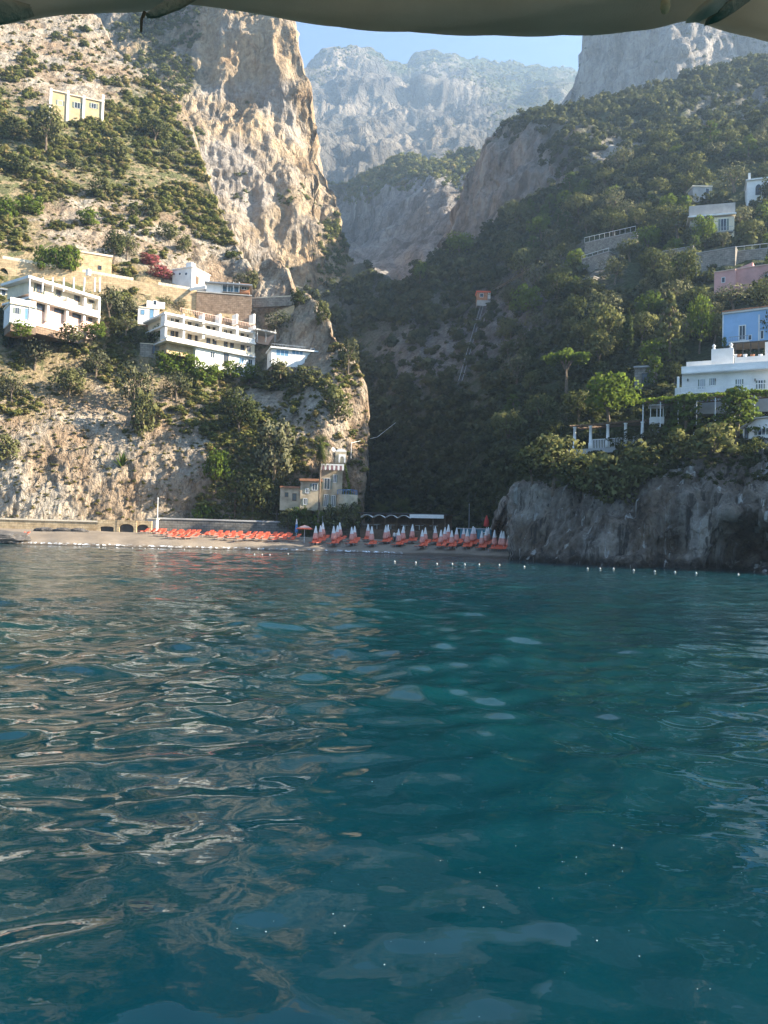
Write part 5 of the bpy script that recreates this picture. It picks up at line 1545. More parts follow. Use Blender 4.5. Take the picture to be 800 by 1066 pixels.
# vine pergola and white kiosk
f = Fac("vine_pergola", "sunlit yellow-green vine roof on thin posts along the mansion's lower terrace", "pergola", 668, 810, 440, 103, 94)
x0, x1, z0, z1 = f.rect(669, 418.5, 438, 808, 0)
mb = MB(); mb.box(x0, x1, -.05, .05, z1 - .12, z1).box(x0, x1, 2.45, 2.55, z1 - .12, z1)
for k in range(30): x = x0 + (x1 - x0) * k / 29; mb.box(x - .03, x + .03, -.2, 2.7, z1 + .003, z1 + .07)
mb.build("trellis", P_brown, f.o)
for k in range(8): x = x0 + .1 + (x1 - x0 - .2) * k / 7; MB().tube([(x, 0, z0 - .8), (x, 0, z1 - .123)], .055, 8).build("post", P_white, f.o)
c = Crown(302)
for k in range(90): c.add(26, (x0 + (x1 - x0) * c.rg.random(), -.1 + 2.7 * c.rg.random(), z1 + .18 + .12 * c.rg.random()), (.55, .5, .2), .13)
for k in range(16): c.add(22, (x0 + (x1 - x0) * c.rg.random(), -.2, z1 - .1), (.4, .2, .25), .12)
o = c.data("vine", L_vine); o.parent = f.o
f = Fac("kiosk", "small white open kiosk under the vine roof beside the pergola columns", "kiosk", 677, 692, 440, 105, 104.5)
f.part("counter", W_white, 677, 434, 441, 692, 0, 1.6); f.part("roof", W_white, 676.5, 421, 422.2, 692.5, -.2, 1.9)
for px in (677.4, 684, 690.6): mb = MB(); f.box(mb, px, 422.2, 434, px + .8, .02, .14); mb.build("post", P_white, f.o)
# shade deck and white cottage
f = Fac("shade_deck", "dark timber deck roof between the two pines above the sea cliff", "shelter", 722, 760, 456, 99, 97)
f.part("roof", P_dark, 722, 442, 443.6, 760, 0, 3); f.part("deck", P_brown, 722, 455, 457, 760, -.2, 3); f.railing(722.5, 450, 454.9, 759.5, -.1, P_white, .4)
for px in (722.6, 735, 747, 758.6): mb = MB(); f.box(mb, px, 443.6, 455, px + .8, .05, .15); mb.build("post", P_dark, f.o)
f = Fac("cottage", "small white cottage with one dark window on the cliff edge by the forked pine", "cottage", 773, 830, 458, 94, 89)
x0, x1, z0, z1 = f.rect(774, 444, 458, 830, 0)
MB().prism([(x0, z0), (x1, z0), (x1, z1 + .6), (x0 + 1.4, z1 + .6), (x0, z1 - .3)], 0, 4).build("wall", W_white, f.o)
MB().prism([(x0 - .2, z1 - .28), (x0 + 1.4, z1 + .62), (x1, z1 + .62), (x1, z1 + .76), (x0 + 1.35, z1 + .76), (x0 - .2, z1 - .12)], -.3, 4.2).build("roof", W_grey, f.o)
f.window(790, 446.5, 453, 797.5, 0, P_white, bars=1); f.window(776.5, 446, 456.5, 779, 0, P_dark, name="door", bars=0)
f.part("stone_footing", S_grey, 786, 459, 480, 830, -.4, 2.5)

# incline lift: orange hut, gantry, rails
Yh = ysurf(HR, 504, 312) - 3
f = Fac("lift_hut", "small orange lift hut perched on the dark gorge side", "hut", 497, 511, 310, Yh, Yh)
f.part("wall", T_terra, 497, 304, 312, 508, 0, 3); f.part("roof", F_orange, 496.4, 302.4, 303.8, 511.5, -.3, 3.3); f.part("white_panel", W_white, 508.3, 304, 311, 511, .1, 2.5); f.window(500, 305.5, 309, 503.5, 0, P_white, bars=0)
f.part("footing", W_grey, 497, 312.1, 318, 511, .1, 2.8)
f = Fac("gantry", "dark steel gantry bridge leading right from the orange lift hut", "footbridge", 513, 554, 301, Yh, ysurf(HR, 550, 303) - 3)
x0, x1, z0, z1 = f.rect(513, 297.5, 301, 554, 0); mb = MB()
for zz in (z0, z1): mb.box(x0, x1, 0, .12, zz - .06, zz + .06)
for k in range(10): xx = x0 + (x1 - x0) * k / 9; mb.tube([(xx, .06, z0), (min(xx + (x1 - x0) / 9, x1), .06, z1)], .05, 5)
mb.build("truss", P_dark, f.o); MB().box(x0, x1, .14, 1.3, z0 - .1, z0).build("walkway", W_grey, f.o)
for px in (532, 551): mb = MB(); f.box(mb, px, 301.2, 312, px + .9, .4, .6); mb.build("leg", P_dark, f.o)
root = empty("lift_track", on(HR, 500, 320)); prop(root, "straight steel incline track dropping from the orange lift hut down the gorge side", "lift track")
A_, B_ = at(502, 318, Yh + .5), on(HR, 479, 404) + np.array((0, -2.5, 1))
o0 = np.array(root.location)
for dx in (-.4, .4): MB().tube([A_ - o0 + (dx, 0, 0), B_ - o0 + (dx, 0, 0)], .07, 6).build("rail", P_metal, root)
q0, q1 = A_ - o0, B_ - o0; mb = MB(); n_ = len(mb.v)
mb.v += [tuple(q + np.array((dx, dy, dz))) for q in (q0, q1) for dx, dy, dz in ((-.12, 0, -.3), (.12, 0, -.3), (.12, 0, -.15), (-.12, 0, -.15))]
mb.f += [(0, 1, 2, 3), (7, 6, 5, 4), (0, 4, 5, 1), (1, 5, 6, 2), (2, 6, 7, 3), (3, 7, 4, 0)]
mb.build("track_bed", P_dark, root)
# thin cable across the gorge mouth
A_, B_ = at(366, 461, Yv + 2), at(412, 440, 215)
root = empty("cable", A_); prop(root, "thin pale cable strung from the beach villa's rock across the gorge", "cable")
MB().tube([(0, 0, 0), tuple((B_ - A_) * .5 - np.array((0, 0, 1.2))), tuple(B_ - A_)], .035, 5).build("wire", P_white, root)
MB().tube([(0, 0, -2.5), (0, 0, .1)], .07, 6).build("anchor_post", P_metal, root)
# ------------------------------------------------------------------ beach
SH = [(-90, 119), (0, 119), (60, 118.5), (120, 119), (200, 121), (300, 123.5), (350, 123.5), (400, 123), (450, 121), (500, 118.5), (530, 114), (560, 108)]


def shore(px): return interp(SH, px)


def xy(px, Y):
    p = at(px, 560, Y); return p[0], p[1]


def bz(s):
    """height of the shingle s metres behind the waterline"""
    return 1.75 * (1 - math.exp(-s / 5.5)) + .018 * s if s > 0 else .16 * s


m_, nt = new_mat("shingle"); N = NT(nt); co = N.coords()
n1 = N.noise(co, 14, 4, .7); n2 = N.noise(co, .25, 4, .6)
c = N.ramp(n1, [(.3, (.14, .115, .09)), (.55, (.26, .215, .165)), (.75, (.37, .315, .25))])
c = N.mix(.8, c, N.ramp(n2, [(.35, (.75, .73, .70)), (.65, (1.1, 1.08, 1.05))]), 'MULTIPLY')
sx = N.n('ShaderNodeSeparateXYZ'); N.link(N.coords(), sx.inputs[0])
wet = N.math('SUBTRACT', 1.0, N.step(N.math('ADD', sx.outputs[2], N.math('MULTIPLY', N.math('SUBTRACT', n2, .5), .5)), .10, .38))
c = N.mix(wet, c, N.mix(1.0, c, (.42, .40, .38), 'MULTIPLY'))
N.principled(c, .9, .2, N.bump(n1, .5, .05))
pxs = np.linspace(-95, 545, 220); ss = np.r_[np.linspace(-7, 0, 6), np.linspace(.6, 30, 40)]
G = np.array([[(lambda p: (p[0], p[1], bz(s)))(xy(px, shore(px) + (s + .5 * math.sin(px / 17) + .3 * math.sin(px / 6.1)) / S)) for px in pxs] for s in ss])
G[..., 2] += .05 * fbm(G.reshape(-1, 3) * .8, 4).reshape(G.shape[:2])
idx = np.arange(G.shape[0] * G.shape[1]).reshape(G.shape[:2])
o = mesh_np("beach", G.reshape(-1, 3), np.stack([idx[:-1, :-1], idx[:-1, 1:], idx[1:, 1:], idx[1:, :-1]], -1).reshape(-1, 4), m_, smooth=True)
prop(o, kind="structure")
# washing edge of the sea
m_, nt = new_mat("sea_foam"); N = NT(nt)
fn = N.noise(N.coords(), 2.2, 5, .7)
p, _o = N.principled((.78, .80, .80), .6, .2)
tr = N.n('ShaderNodeBsdfTransparent'); mx = N.n('ShaderNodeMixShader'); N.link(N.step(fn, .50, .60), mx.inputs[0]); N.link(tr.outputs[0], mx.inputs[1]); N.link(p.outputs[0], mx.inputs[2]); N.link(mx.outputs[0], _o.inputs[0])
ssf = np.linspace(-1.5, .7, 8)
G = np.array([[(lambda p: (p[0], p[1], max(bz(s) + .09, .13 + .01 * math.sin(px))))(xy(px, shore(px) + (s * (.55 + .45 * math.sin(px / 9.0)) + .5 * math.sin(px / 17) + .3 * math.sin(px / 6.1)) / S)) for px in np.linspace(-90, 420, 260)] for s in ssf])
idx = np.arange(G.shape[0] * G.shape[1]).reshape(G.shape[:2])
o = mesh_np("foam", G.reshape(-1, 3), np.stack([idx[:-1, :-1], idx[:-1, 1:], idx[1:, 1:], idx[1:, :-1]], -1).reshape(-1, 4), m_, smooth=True); prop(o, kind="stuff")


def bp(px, s):
    """standing point on the beach, s metres behind the waterline at bearing px"""
    x, y = xy(px, shore(px) + s / S); return np.array((x, y, bz(s)))


# ---- sea walls
def walk(name, label, cat, px0, px1, s0, s1, h, th, mat, cope=None, arches=(), cap=.25):
    a, b = bp(px0, s0), bp(px1, s1); d = b - a; L = math.hypot(d[0], d[1])
    o = empty(name, a, math.atan2(d[1], d[0])); prop(o, label, cat)
    arch_wall(L, h, h, -1.2, th, arches).build("masonry", mat, o)
    if cope: MB().box(-.1, L + .1, -.12, th + .1, h + .003, h + cap).build("coping", cope, o)
    return o, L


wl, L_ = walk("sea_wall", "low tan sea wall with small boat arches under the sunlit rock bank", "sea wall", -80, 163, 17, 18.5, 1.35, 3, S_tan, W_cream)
for px, w_ in ((101, 2.0), (121, 2.1), (139, 1.8)):
    a = bp(px, 16.6); o = empty("boat_arch", a, wl.rotation_euler.z)
    prop(o, {101: "shallow square-headed boat store in the tan sea wall, first from the left", 121: "middle arched boat store in the tan sea wall", 139: "arched boat store in the tan sea wall nearest the white pole"}[px], "boat store")
    arch_wall(w_ + .8, 1.75, 1.75, -.3, .5, [((w_ + .8) / 2, w_, .9, .6 if px > 110 else .15)], 40).build("surround", S_tan, o)
    MB().box(.3, w_ + .5, .25, .45, -.2, 1.65).build("painted_shade_panel", P_dark, o)  # solid dark slab, its colour imitates shade within the store
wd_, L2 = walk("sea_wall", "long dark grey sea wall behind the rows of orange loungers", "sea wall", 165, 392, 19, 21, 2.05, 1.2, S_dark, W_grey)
pav_s = 20
root = empty("concrete_block", bp(158, 18)); prop(root, "square pale concrete block at the joint of the two sea walls", "concrete block")
MB().box(-.6, .7, -.4, 1, -.3, 2.0).build("block", W_grey, root); MB().box(-.7, .8, -.5, 1.1, 2.003, 2.2).build("cap", W_cream, root)
for px, s, h, r_, mat, lab, ct in ((163, 18.5, 5.2, .07, P_white, "thin white pole standing at the joint of the two sea walls", "pole"), (243.5, 22, 7.3, .13, P_brown, "brown wooden utility pole behind the dark sea wall", "utility pole"), (238.5, 21, 2.7, .10, P_brown, "short brown post left of the utility pole", "post"),
                                   (335.5, 14, 3.2, .04, P_metal, "thin metal mast on the beach before the villa", "mast"), (488, 17, 5.5, .05, P_metal, "thin mast beside the blue beach hut", "mast")):
    root = empty(ct.replace(" ", "_"), bp(px, s)); prop(root, lab, ct)
    MB().tube([(0, 0, -.3), (.03, 0, h * .5), (0, 0, h)], [r_, r_ * .9, r_ * .75], 10).build("shaft", mat, root)
    if ct == "utility pole": MB().box(-.7, .7, -.06, .06, h - .6, h - .45).build("crossarm", P_brown, root)
    else: MB().lathe([(r_ * 1.5, 0), (r_ * 1.3, .1), (.001, .16)], 8, (0, 0, h)).build("cap", mat, root)

# garden parasols on the wall terrace
for px, s, lab in ((284, 24, "white open garden parasol, outermost behind the dark sea wall"), (291.5, 25, "white open garden parasol beside the drooping tree's foot"), (287, 27, "white open garden parasol, higher one behind the other two")):
    root = empty("garden_parasol", bp(px, s) + np.array((0, 0, 1.6))); prop(root, lab, "parasol", "white garden parasols")
    MB().tube([(0, 0, -.2), (0, 0, 2.3)], .035, 8).build("pole", P_white, root)
    MB().lathe([(1.35, 1.75), (.7, 2.12), (.001, 2.4)], 10).build("canopy", F_white, root)
root = empty("garden_terrace", bp(255, 22)); prop(root, "narrow green garden terrace on top of the dark sea wall", "garden terrace")
MB().box(-13, 14, 0, 9, -1, 1.95).build("bank", W_grey, root)


F_salmon = plain("sun_faded_orange_fabric", (.74, .34, .27), .85, .2, .15, 4)
# ---- beach parasols and loungers
def parasol_closed(h=2.4, r=.37, mat=F_salmon, top=F_white):
    root = empty("closed_parasol")
    MB().lathe([(.001, 0), (.26, 0), (.26, .07), (.05, .1), (.04, .3), (.001, .3)], 10).build("base", W_grey, root)
    MB().tube([(0, 0, .05), (0, 0, h)], .03, 7).build("pole", P_white, root)
    mb = MB(); prof = [(.05, .62), (r * .95, .68), (r, .95), (r * .72, 1.5)]
    mb.lathe(prof, 10); mb.build("canopy", mat, root, True)
    mb = MB(); mb.lathe([(r * .72, 1.503), (r * .45, 1.95), (.06, h), (.001, h + .05)], 10); mb.build("canopy_top", top, root, True)
    return root


def lounger():
    root = empty("sun_lounger")
    mb = MB()
    for y_ in (-.3, .3): mb.tube([(-.95, y_, .3), (.95, y_, .3)], .03, 6)
    for x_ in (-.75, .65):
        for y_ in (-.3, .3): mb.tube([(x_, y_, 0), (x_, y_, .3)], .028, 6)
    mb.build("frame", P_metal, root)
    MB().box(-.95, .35, -.31, .31, .332, .40).build("seat", F_orange, root)
    mb = MB(); mb.prism([(.36, .34), (.95, .78), (.91, .84), (.32, .40)], -.31, .31); mb.build("backrest", F_orange, root)
    return root


def ordinal(n):
    w = ["zeroth", "first", "second", "third", "fourth", "fifth", "sixth", "seventh", "eighth", "ninth", "tenth", "eleventh", "twelfth", "thirteenth", "fourteenth", "fifteenth", "sixteenth", "seventeenth", "eighteenth", "nineteenth"]
    if n < 20: return w[n]
    t = {2: "twenty", 3: "thirty", 4: "forty", 5: "fifty", 6: "sixty", 7: "seventy"}[n // 10]
    return (t + ("-" + w[n % 10] if n % 10 else "")) if n % 10 else {20: "twentieth", 30: "thirtieth", 40: "fortieth", 50: "fiftieth", 60: "sixtieth", 70: "seventieth"}[n]


zx = [88, 105, 112, 147, 158, 166, 205, 213, 256, 268, 312, 320, 355, 367, 397, 430, 440, 472, 490, 502, 514, 525, 540, 562, 575, 590, 598, 622, 634, 641, 663, 682, 692, 708, 743]
rr_ = random.Random(3)
proto_p, proto_l = parasol_closed(), lounger()
lcount = 0
seat_spots = []
for i, z in enumerate(zx):
    px = 300 + z / 3.077
    o = proto_p if i == 0 else copy_tree(proto_p)
    s = (4.2 if i % 3 == 0 else 6.3 if i % 3 == 1 else 8.6) + rr_.uniform(-.4, .4)
    if px > 515: s = 3.5
    o.location = tuple(bp(px, s)); o.rotation_euler = (R(rr_.uniform(-2, 2)), R(rr_.uniform(-2, 2)), rr_.random() * 6); k = rr_.uniform(.92, 1.12); o.scale = (k, k, k)
    lit = "where sunlight reaches the beach" if px < 340 else "on the shaded beach"
    prop(o, f"closed orange and white parasol {lit}, {ordinal(i + 1)} from the open one", "parasol", "closed parasols on the beach")
    seat_spots += [(px - 2.4, s - .9), (px + 2.2, s - .7)] if px < 525 else []
o = empty("open_parasol", bp(317, 5.2)); prop(o, "open orange parasol with pale top on the sunlit edge of the beach", "parasol")
MB().tube([(0, 0, -.1), (0, 0, 2.35)], .035, 8).build("pole", P_white, o); mb = MB().lathe([(1.25, 1.85), (.95, 2.06)], 12); mb.build("valance", F_orange, o); MB().lathe([(.95, 2.063), (.5, 2.28), (.001, 2.42)], 12).build("canopy", plain("faded_pink_fabric", (.70, .45, .38), .85, .2, .1, 4), o)
o = empty("blue_parasol", bp(308.5, 13)); prop(o, "closed blue parasol with pale tip standing before the dark sea wall", "parasol")
MB().tube([(0, 0, -.1), (0, 0, 2.8)], .035, 8).build("pole", P_white, o); MB().lathe([(.06, .7), (.25, .8), (.24, 1.3), (.15, 2.0)], 10).build("canopy", F_blue, o, True); MB().lathe([(.15, 2.003), (.08, 2.6), (.001, 2.85)], 10).build("canopy_tip", F_white, o, True)
rows = []
for row, (s, p0, p1, st) in enumerate(((11.8, 150, 300, 6.4), (8.4, 166, 312, 7.0), (5.2, 178, 306, 9))):
    px = p0
    while px < p1:
        if not (206 < px < 213 or 262 < px < 267 or (row == 2 and 215 < px < 224)): rows.append((px + rr_.uniform(-.8, .8), s + rr_.uniform(-.5, .5), row))
        px += st * rr_.uniform(.85, 1.25)
rn = ("back", "middle", "front"); cnt = [0, 0, 0]
for i, (px, s, row) in enumerate(rows):
    o = proto_l if i == 0 else copy_tree(proto_l)
    o.location = tuple(bp(px, s)); o.rotation_euler = (0, 0, R(62 + rr_.uniform(-10, 10)))
    cnt[row] += 1
    prop(o, f"orange sun lounger on the sunlit shingle, {rn[row]} row, {ordinal(cnt[row])} from the left", "sun lounger", "orange loungers on the sunlit beach")
for i, (px, s) in enumerate(seat_spots):
    o = copy_tree(proto_l); o.location = tuple(bp(px, s)); o.rotation_euler = (0, 0, R(70 + rr_.uniform(-12, 12)))
    where = "under the first parasols" if px < 340 else "in the shade under the closed parasols"
    prop(o, f"orange sun lounger {where}, {ordinal(i + 1)} along from the open parasol", "sun lounger", "orange loungers under the closed parasols")
for i, px in enumerate((18, 23)):
    o = copy_tree(proto_l); o.location = tuple(bp(px, 3)); o.rotation_euler = (0, 0, R(20 + 30 * i))
    prop(o, ("orange lounger by the dark rock ledge at the left end of the beach", "second orange lounger at the left end, farther from the dark rock")[i], "sun lounger")


def rock(name, P, sx_, sy_, sz_, seed, mat, label, cat, group=None):
    bm = bmesh.new(); bmesh.ops.create_icosphere(bm, subdivisions=4, radius=1)
    V = np.array([v.co[:] for v in bm.verts]); d = 1 + .28 * ridged(V * 1.3 + seed * 7.7, 4) + .1 * fbm(V * 5 + seed, 3)
    for v, k in zip(bm.verts, d): v.co = v.co * k; v.co.x *= sx_; v.co.y *= sy_; v.co.z *= sz_
    me = bpy.data.meshes.new(name); bm.to_mesh(me); bm.free(); me.materials.append(mat)
    o = bpy.data.objects.new(name, me); COL.objects.link(o); o.location = tuple(P); return prop(o, label, cat, group)


rock("rock_ledge", bp(4, 1.5) + np.array((-1, 0, .3)), 4.2, 1.6, .9, 1, C_rock, "dark flat rock ledge running into the sea at the left edge", "rock")
for i, (px, lab) in enumerate(((46, "low dark boulder on the sunlit beach, nearest the rock ledge"), (66, "flat dark boulder on the sunlit beach, middle of three"), (82, "low dark boulder on the sunlit beach, nearest the boat arches"))):
    rock("boulder", bp(px, 12) + np.array((0, 0, .1)), 1.3, .6, .4, 5 + i, C_rock, lab, "boulder")

# ---- restaurant pavilion
a, b = bp(375, 17.5), bp(464, 16.5); d = b - a; L = math.hypot(d[0], d[1])
root = empty("beach_restaurant", a, math.atan2(d[1], d[0])); prop(root, "dark timber beach restaurant on a raised deck with white awnings in the shade", "restaurant")
h0, h1 = 1.5, 3.9
MB().box(0, L, 0, 6, h0 - .18, h0).build("deck", P_brown, root)
MB().box(-.4, L + .4, -.5, 6.4, h1, h1 + .14).build("roof", P_dark, root)
MB().box(.1, L - .1, 5.6, 5.8, h0 + .003, h1 - .003).build("back_wall", P_brown, root)
for k in range(8): x = .1 + (L - .3) * k / 7; MB().box(x, x + .12, .05, .17, -.6, h1 - .003).build("post", P_brown, root)
mb = MB()
for k in range(70): x = L * k / 70; mb.box(x, x + L / 70 - .03, -.06, -.01, -.4, h0 - .2)
mb.build("plank_skirt", P_brown, root)
mb = MB(); mb.box(0, L, -.05, .03, h0 + .85, h0 + .93)
for k in range(60): x = L * (k + .5) / 60; mb.box(x - .02, x + .02, -.03, .01, h0 + .003, h0 + .85)
mb.build("railing", P_brown, root)
x0 = .3
for k in range(4):
    xa_ = x0 + k * L * .145; wv = L * .14
    MB().prism([(xa_ + wv * j / 8, h1 - .62 + .42 * math.sin(math.pi * j / 8)) for j in range(9)] + [(xa_ + wv * (8 - j) / 8, h1 - .68 + .42 * math.sin(math.pi * j / 8)) for j in range(9)], -1.1, .0).build("scalloped_awning", F_white, root)
MB().box(L * .60, L * .99, -1.1, -1.04, h1 - .62, h1 - .06).build("straight_awning", F_white, root)
for k in range(5): x = L * (.1 + .17 * k); MB().box(x, x + 1.2, 2.2, 3.0, h0 + .70, h0 + .76).tube([(x + .6, 2.6, h0), (x + .6, 2.6, h0 + .7)], .06, 6).build("table", P_white, root)
# ---- blue beach hut with red banner and white sign
a, b = bp(479, 12), bp(512, 11.5); d = b - a; L = math.hypot(d[0], d[1])
root = empty("beach_hut", a, math.atan2(d[1], d[0])); prop(root, "low teal-blue beach hut at the shaded right end of the beach", "hut")
MB().box(0, L, 0, 2.6, -.3, 1.95).build("wall", P_teal, root); MB().box(-.2, L + .3, -.4, 2.9, 1.953, 2.08).build("roof", P_metal, root); MB().box(L * .35, L * .55, -.04, -.003, 0, 1.75).build("door", P_dark, root)
o = MB().box(L * .68, L * .9, -.05, -.003, .8, 1.5).build("window", P_white, root); MB().box(L * .69, L * .89, -.07, -.052, .86, 1.44).build("pane", G_dark, o)
root = empty("red_parasol", bp(506.5, 15)); prop(root, "closed red parasol showing above the teal hut's roof", "parasol"); MB().tube([(0, 0, 0), (0, 0, 3.9)], .035, 7).build("pole", P_white, root); MB().lathe([(.06, 2.2), (.42, 2.4), (.34, 3.1), (.05, 3.9), (.001, 3.95)], 10).build("canopy", P_red, root, True)
root = empty("notice_board", bp(515.5, 10.5)); prop(root, "white notice board on a post right of the teal hut", "notice board"); MB().tube([(0, .03, -.2), (0, .03, 1.9)], .04, 6).build("post", P_metal, root); MB().box(-.36, .36, -.03, .0, 1.0, 1.75).build("board", P_white, root)


# ---- people
def person(P, rz, h, shirt, trousers, label, hair=(0.03, 0.02, 0.015)):
    sk = plain("skin", (0.42, 0.25, 0.17), .6, .3, .05); root = empty("person", P, rz); prop(root, label, "person")
    J = {"pel": (0, 0, .52), "chest": (0, 0, .72), "neck": (0, 0, .825), "head": (0, .012, .90), "top": (0, .01, .985)}
    pts = [J["pel"], J["chest"], J["neck"], J["head"], J["top"]]; rad = [.085, .10, .036, .060, .035]; ed = [(0, 1), (1, 2), (2, 3), (3, 4)]
    for s in (-1, 1):
        n = len(pts); pts += [(.11 * s, 0, .79), (.135 * s, .02, .62), (.13 * s, .07, .48), (.125 * s, .09, .43)]; rad += [.04, .030, .024, .02]; ed += [(1, n), (n, n + 1), (n + 1, n + 2), (n + 2, n + 3)]
        n = len(pts); pts += [(.055 * s, 0, .49), (.06 * s, .02 * s, .27), (.065 * s, -.01, .035), (.07 * s, .07, .015)]; rad += [.065, .045, .028, .022]; ed += [(0, n), (n, n + 1), (n + 1, n + 2), (n + 2, n + 3)]
    me = bpy.data.meshes.new("body"); me.from_pydata([tuple(c * h for c in p) for p in pts], ed, [])
    o = bpy.data.objects.new("body", me); COL.objects.link(o); o.parent = root
    sm = o.modifiers.new("skin", 'SKIN'); su = o.modifiers.new("smooth", 'SUBSURF'); su.levels = su.render_levels = 2
    for v, r_ in zip(me.skin_vertices[0].data, rad): v.radius = (r_ * h, r_ * h * .8)
    me.skin_vertices[0].data[0].use_root = True
    me.materials.append(sk)
    MB().lathe([(.07 * h, .50 * h), (.105 * h, .56 * h), (.112 * h, .70 * h), (.10 * h, .79 * h), (.05 * h, .825 * h)], 12).build("shirt", shirt, root, True)
    mb = MB()
    for s in (-1, 1): mb.tube([(.055 * s * h, 0, .53 * h), (.06 * s * h, .0, .30 * h), (.063 * s * h, 0, .10 * h)], [.075 * h, .058 * h, .045 * h], 10)
    mb.build("trousers", trousers, root, True)
    MB().lathe([(.062 * h, .90 * h), (.068 * h, .94 * h), (.05 * h, .985 * h), (.001, 1.0 * h)], 10, (0, -.006 * h, 0)).build("hair", plain("dark_hair", hair, .6, .3, .1), root, True)


person(bp(410.5, 7.5), .5, 1.75, F_white, P_dark, "person in white shirt standing among the shaded parasols, nearer the sunlit side")
person(bp(413.5, 7.9), -.6, 1.68, F_white, F_blue, "person in white shirt and blue trousers standing beside another in white")

# ---- buoys
MB_ = MB().lathe([(.001, -.07), (.05, -.04), (.075, 0), (.065, .05), (.035, .08), (.02, .11), (.001, .115)], 12)
bd = MB_.data("buoy", plain("weathered_white_float", (.42, .42, .40), .6, .3, .1), True)
bu = [(103, 570), (121, 570.5), (138, 571), (151, 571.4), (165, 571.6), (178, 572), (192, 572.3), (265, 577.5), (273, 577.8), (281, 578), (300, 577), (411, 585), (433, 586), (455, 587.5), (471, 587.6), (484, 588), (499, 588.2), (520, 588.6), (546, 590.5), (612, 592.4), (625, 592.3), (639, 592.6), (660, 594), (682, 595.2), (703, 596), (725, 597.2), (769, 598.6)]
for i, (px, py) in enumerate(bu):
    r_ = rays(px, py); t = (0.02 - CAM[2]) / r_[2]; P = CAM + r_ * t
    o = bpy.data.objects.new("buoy", bd); COL.objects.link(o); o.location = (P[0], P[1], 0.03)
    seg = ("off the sunlit left beach", i + 1) if px < 250 else ("where the sunlit beach ends", i - 6) if px < 350 else ("in front of the shaded parasols", i - 10) if px < 560 else ("below the sea cliff", i - 18)
    prop(o, f"small white buoy {seg[0]}, {ordinal(seg[1])} from its string's left end", "buoy", "white swim-line buoys")
# ------------------------------------------------------------------ boat awning overhead
m_, nt = new_mat("awning_canvas"); N = NT(nt); co = N.coords()
n1 = N.noise(co, 3, 5, .6); n2 = N.noise(N.coords((1, 1, 1)), 260, 3, .6)
c = N.ramp(n1, [(.3, (.52, .465, .37)), (.65, (.66, .60, .49))])
p, _o = N.principled(c, .85, .15, N.bump(N.math('ADD', n2, N.math('MULTIPLY', n1, 2.0)), .35, .004))
tl = N.n('ShaderNodeBsdfTranslucent'); N.link(c, tl.inputs[0]); ms = N.n('ShaderNodeMixShader'); ms.inputs[0].default_value = .35
N.link(p.outputs[0], ms.inputs[1]); N.link(tl.outputs[0], ms.inputs[2]); N.link(ms.outputs[0], _o.inputs[0])
Ya = 1.55 / S     # front edge 1.55 m ahead of the camera
root = empty("boat_awning", at(400, 20, Ya)); prop(root, "olive grey canvas awning of the boat, rolled along its front edge overhead", "boat awning")
o0 = np.array(root.location)
edge = [(-120, 22), (0, 24), (20, 20), (40, 16.5), (80, 14), (130, 11), (150, 9), (165, 5), (176, 1), (200, 1), (240, 7), (300, 16), (350, 24), (400, 30), (450, 34.5), (495, 35.5), (540, 34), (600, 31), (650, 28.5), (680, 26), (700, 21.5), (715, 18.5), (735, 21), (760, 29), (800, 40), (920, 70)]
xs_ = np.linspace(-110, 910, 300); low = interp(edge, xs_); low = np.convolve(np.pad(low, 4, mode='edge'), np.ones(9) / 9, 'valid')
rad = np.interp(xs_, [-110, 0, 60, 180, 300, 500, 700, 716, 760, 910], [.05, .045, .032, .03, .040, .046, .042, .034, .045, .06])
rows_ = []
rgb = np.random.default_rng(4)
low = low - 2.5
for i, (px, py) in enumerate(zip(xs_, low)):
    P = at(px, py, Ya) - o0; r_ = rad[i]
    ring = []
    for k in range(20):
        a = -math.pi / 2 + 2 * math.pi * k / 20
        q = r_ * (1 + .10 * math.sin(3 * a + px / 60) + .05 * math.sin(7 * a + px / 23))
        ring.append((P[0], P[1] + q * 1.1 * math.cos(a), P[2] + r_ + q * math.sin(a)))
    rows_.append(ring)
G = np.array(rows_); H_, W_ = G.shape[:2]
idx = np.arange(H_ * W_).reshape(H_, W_); nx_ = np.roll(idx, -1, 1)
o = mesh_np("rolled_edge", G.reshape(-1, 3), np.stack([idx[:-1], idx[1:], nx_[1:], nx_[:-1]], -1).reshape(-1, 4), m_, smooth=True, parent=root)
# stitched hem tape along the roll
sm_ = MB(); sm_.tube([tuple(G[i, 7] + np.array((0, -.001, 0))) for i in range(0, H_, 2)], .0022, 6); sm_.build("hem_seam", plain("seam_tape", (.33, .30, .25), .9, .1, .15, 20), root, True)
sm_ = MB(); sm_.tube([tuple(G[i, 4] + np.array((0, 0, -.0005))) for i in range(0, H_, 2)], .0014, 6); sm_.build("hem_seam", plain("seam_thread", (.55, .52, .45), .9, .1, .15, 20), root, True)
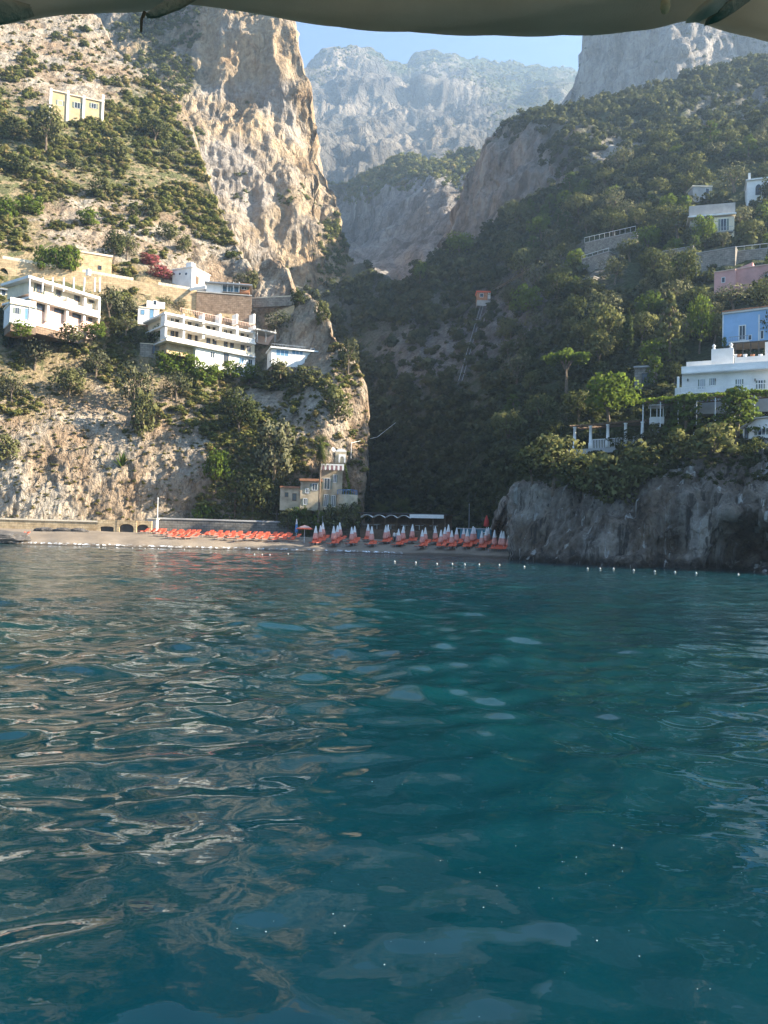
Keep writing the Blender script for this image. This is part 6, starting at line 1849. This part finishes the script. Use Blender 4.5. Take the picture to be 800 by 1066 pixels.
# roof sheet running back over the boat
back = []
for j, yb in enumerate(np.linspace(0, -4.0, 24)):
    s = j / 23
    back.append(np.c_[G[:, 10, 0] * (1 + .05 * s), G[:, 10, 1] + yb, G[:, 10, 2] - .01 + .22 * math.sin(s * 2.2) + .015 * np.sin(xs_ / 40 + 5 * s)])
B_ = np.array(back)
def slab(Gr, th):
    n, m2 = Gr.shape[:2]; up = Gr + np.array((0, 0, th)); V = np.r_[Gr.reshape(-1, 3), up.reshape(-1, 3)]; i_ = np.arange(n * m2).reshape(n, m2); f1 = np.stack([i_[:-1, :-1], i_[1:, :-1], i_[1:, 1:], i_[:-1, 1:]], -1).reshape(-1, 4); return V, np.r_[f1, f1[:, ::-1] + n * m2]
V, Fq = slab(B_, .006)
mesh_np("roof_canvas", V, Fq, m_, smooth=True, parent=root)
# loose flap with a tie on the left, wrapped fold with a knot on the right
def cloth_strip(name, pts, width, mat, th=.006, wob=.3):
    P = [at(px, py, Ya - dy) - o0 for px, py, dy in pts]; n = 10; rows_ = []
    for i, p in enumerate(P):
        t = P[min(i + 1, len(P) - 1)] - P[max(i - 1, 0)]; t /= np.linalg.norm(t); nr = np.cross(t, (0, 1, 0)); nr /= np.linalg.norm(nr)
        w_ = width[i] if isinstance(width, (list, tuple)) else width
        rows_.append([p + nr * w_ * (k / (n - 1) - .5) + np.array((0, -wob * w_ * math.sin(math.pi * k / (n - 1)), 0)) for k in range(n)])
    Gr = np.array(rows_); up = Gr + np.array((0, th, 0)); m2 = n; nn = len(P); V = np.r_[Gr.reshape(-1, 3), up.reshape(-1, 3)]
    i_ = np.arange(nn * m2).reshape(nn, m2); f1 = np.stack([i_[:-1, :-1], i_[1:, :-1], i_[1:, 1:], i_[:-1, 1:]], -1).reshape(-1, 4)
    return mesh_np(name, V, np.r_[f1, f1[:, ::-1] + nn * m2], mat, smooth=True, parent=root)


m2_ = plain("faded_canvas", (.36, .31, .23), .9, .1, .2, 9, .5, 60)
cloth_strip("torn_flap", [(200, -8, .07), (184, 1, .08), (172, 7, .085), (162, 12, .085), (152, 15, .08)], [.026, .028, .022, .018, .007], m2_)
t = MB(); t.tube([tuple(at(151, 12, Ya - .09) - o0), tuple(at(147.5, 20, Ya - .09) - o0), tuple(at(147, 33, Ya - .09) - o0)], [.0035, .003, .002], 8); t.build("tie_cord", plain("brown_cord", (.13, .10, .07), .9, .1, .2), root, True)
cloth_strip("folded_lap", [(-90, 18, .06), (-30, 12, .075), (5, 9, .08), (34, 10, .06)], [.06, .06, .05, .02], m2_, wob=.5)
cloth_strip("wrapped_fold", [(735, 22, .045), (748, 15, .075), (762, 5, .085), (778, -8, .08)], [.012, .022, .026, .03], m2_, wob=.6)
cloth_strip("wrapped_fold", [(716, 20, .045), (728, 14, .08), (744, 4, .09), (758, -8, .085)], [.01, .026, .03, .034], m_, wob=.6)
t = MB(); q = at(693, 7, Ya - .09) - o0; t.lathe([(.001, -.014), (.007, -.010), (.0095, 0), (.008, .012), (.004, .02), (.001, .021)], 14, tuple(q)); t.build("knot", plain("pale_rope", (.55, .42, .25), .8, .1, .2, 60), root, True)
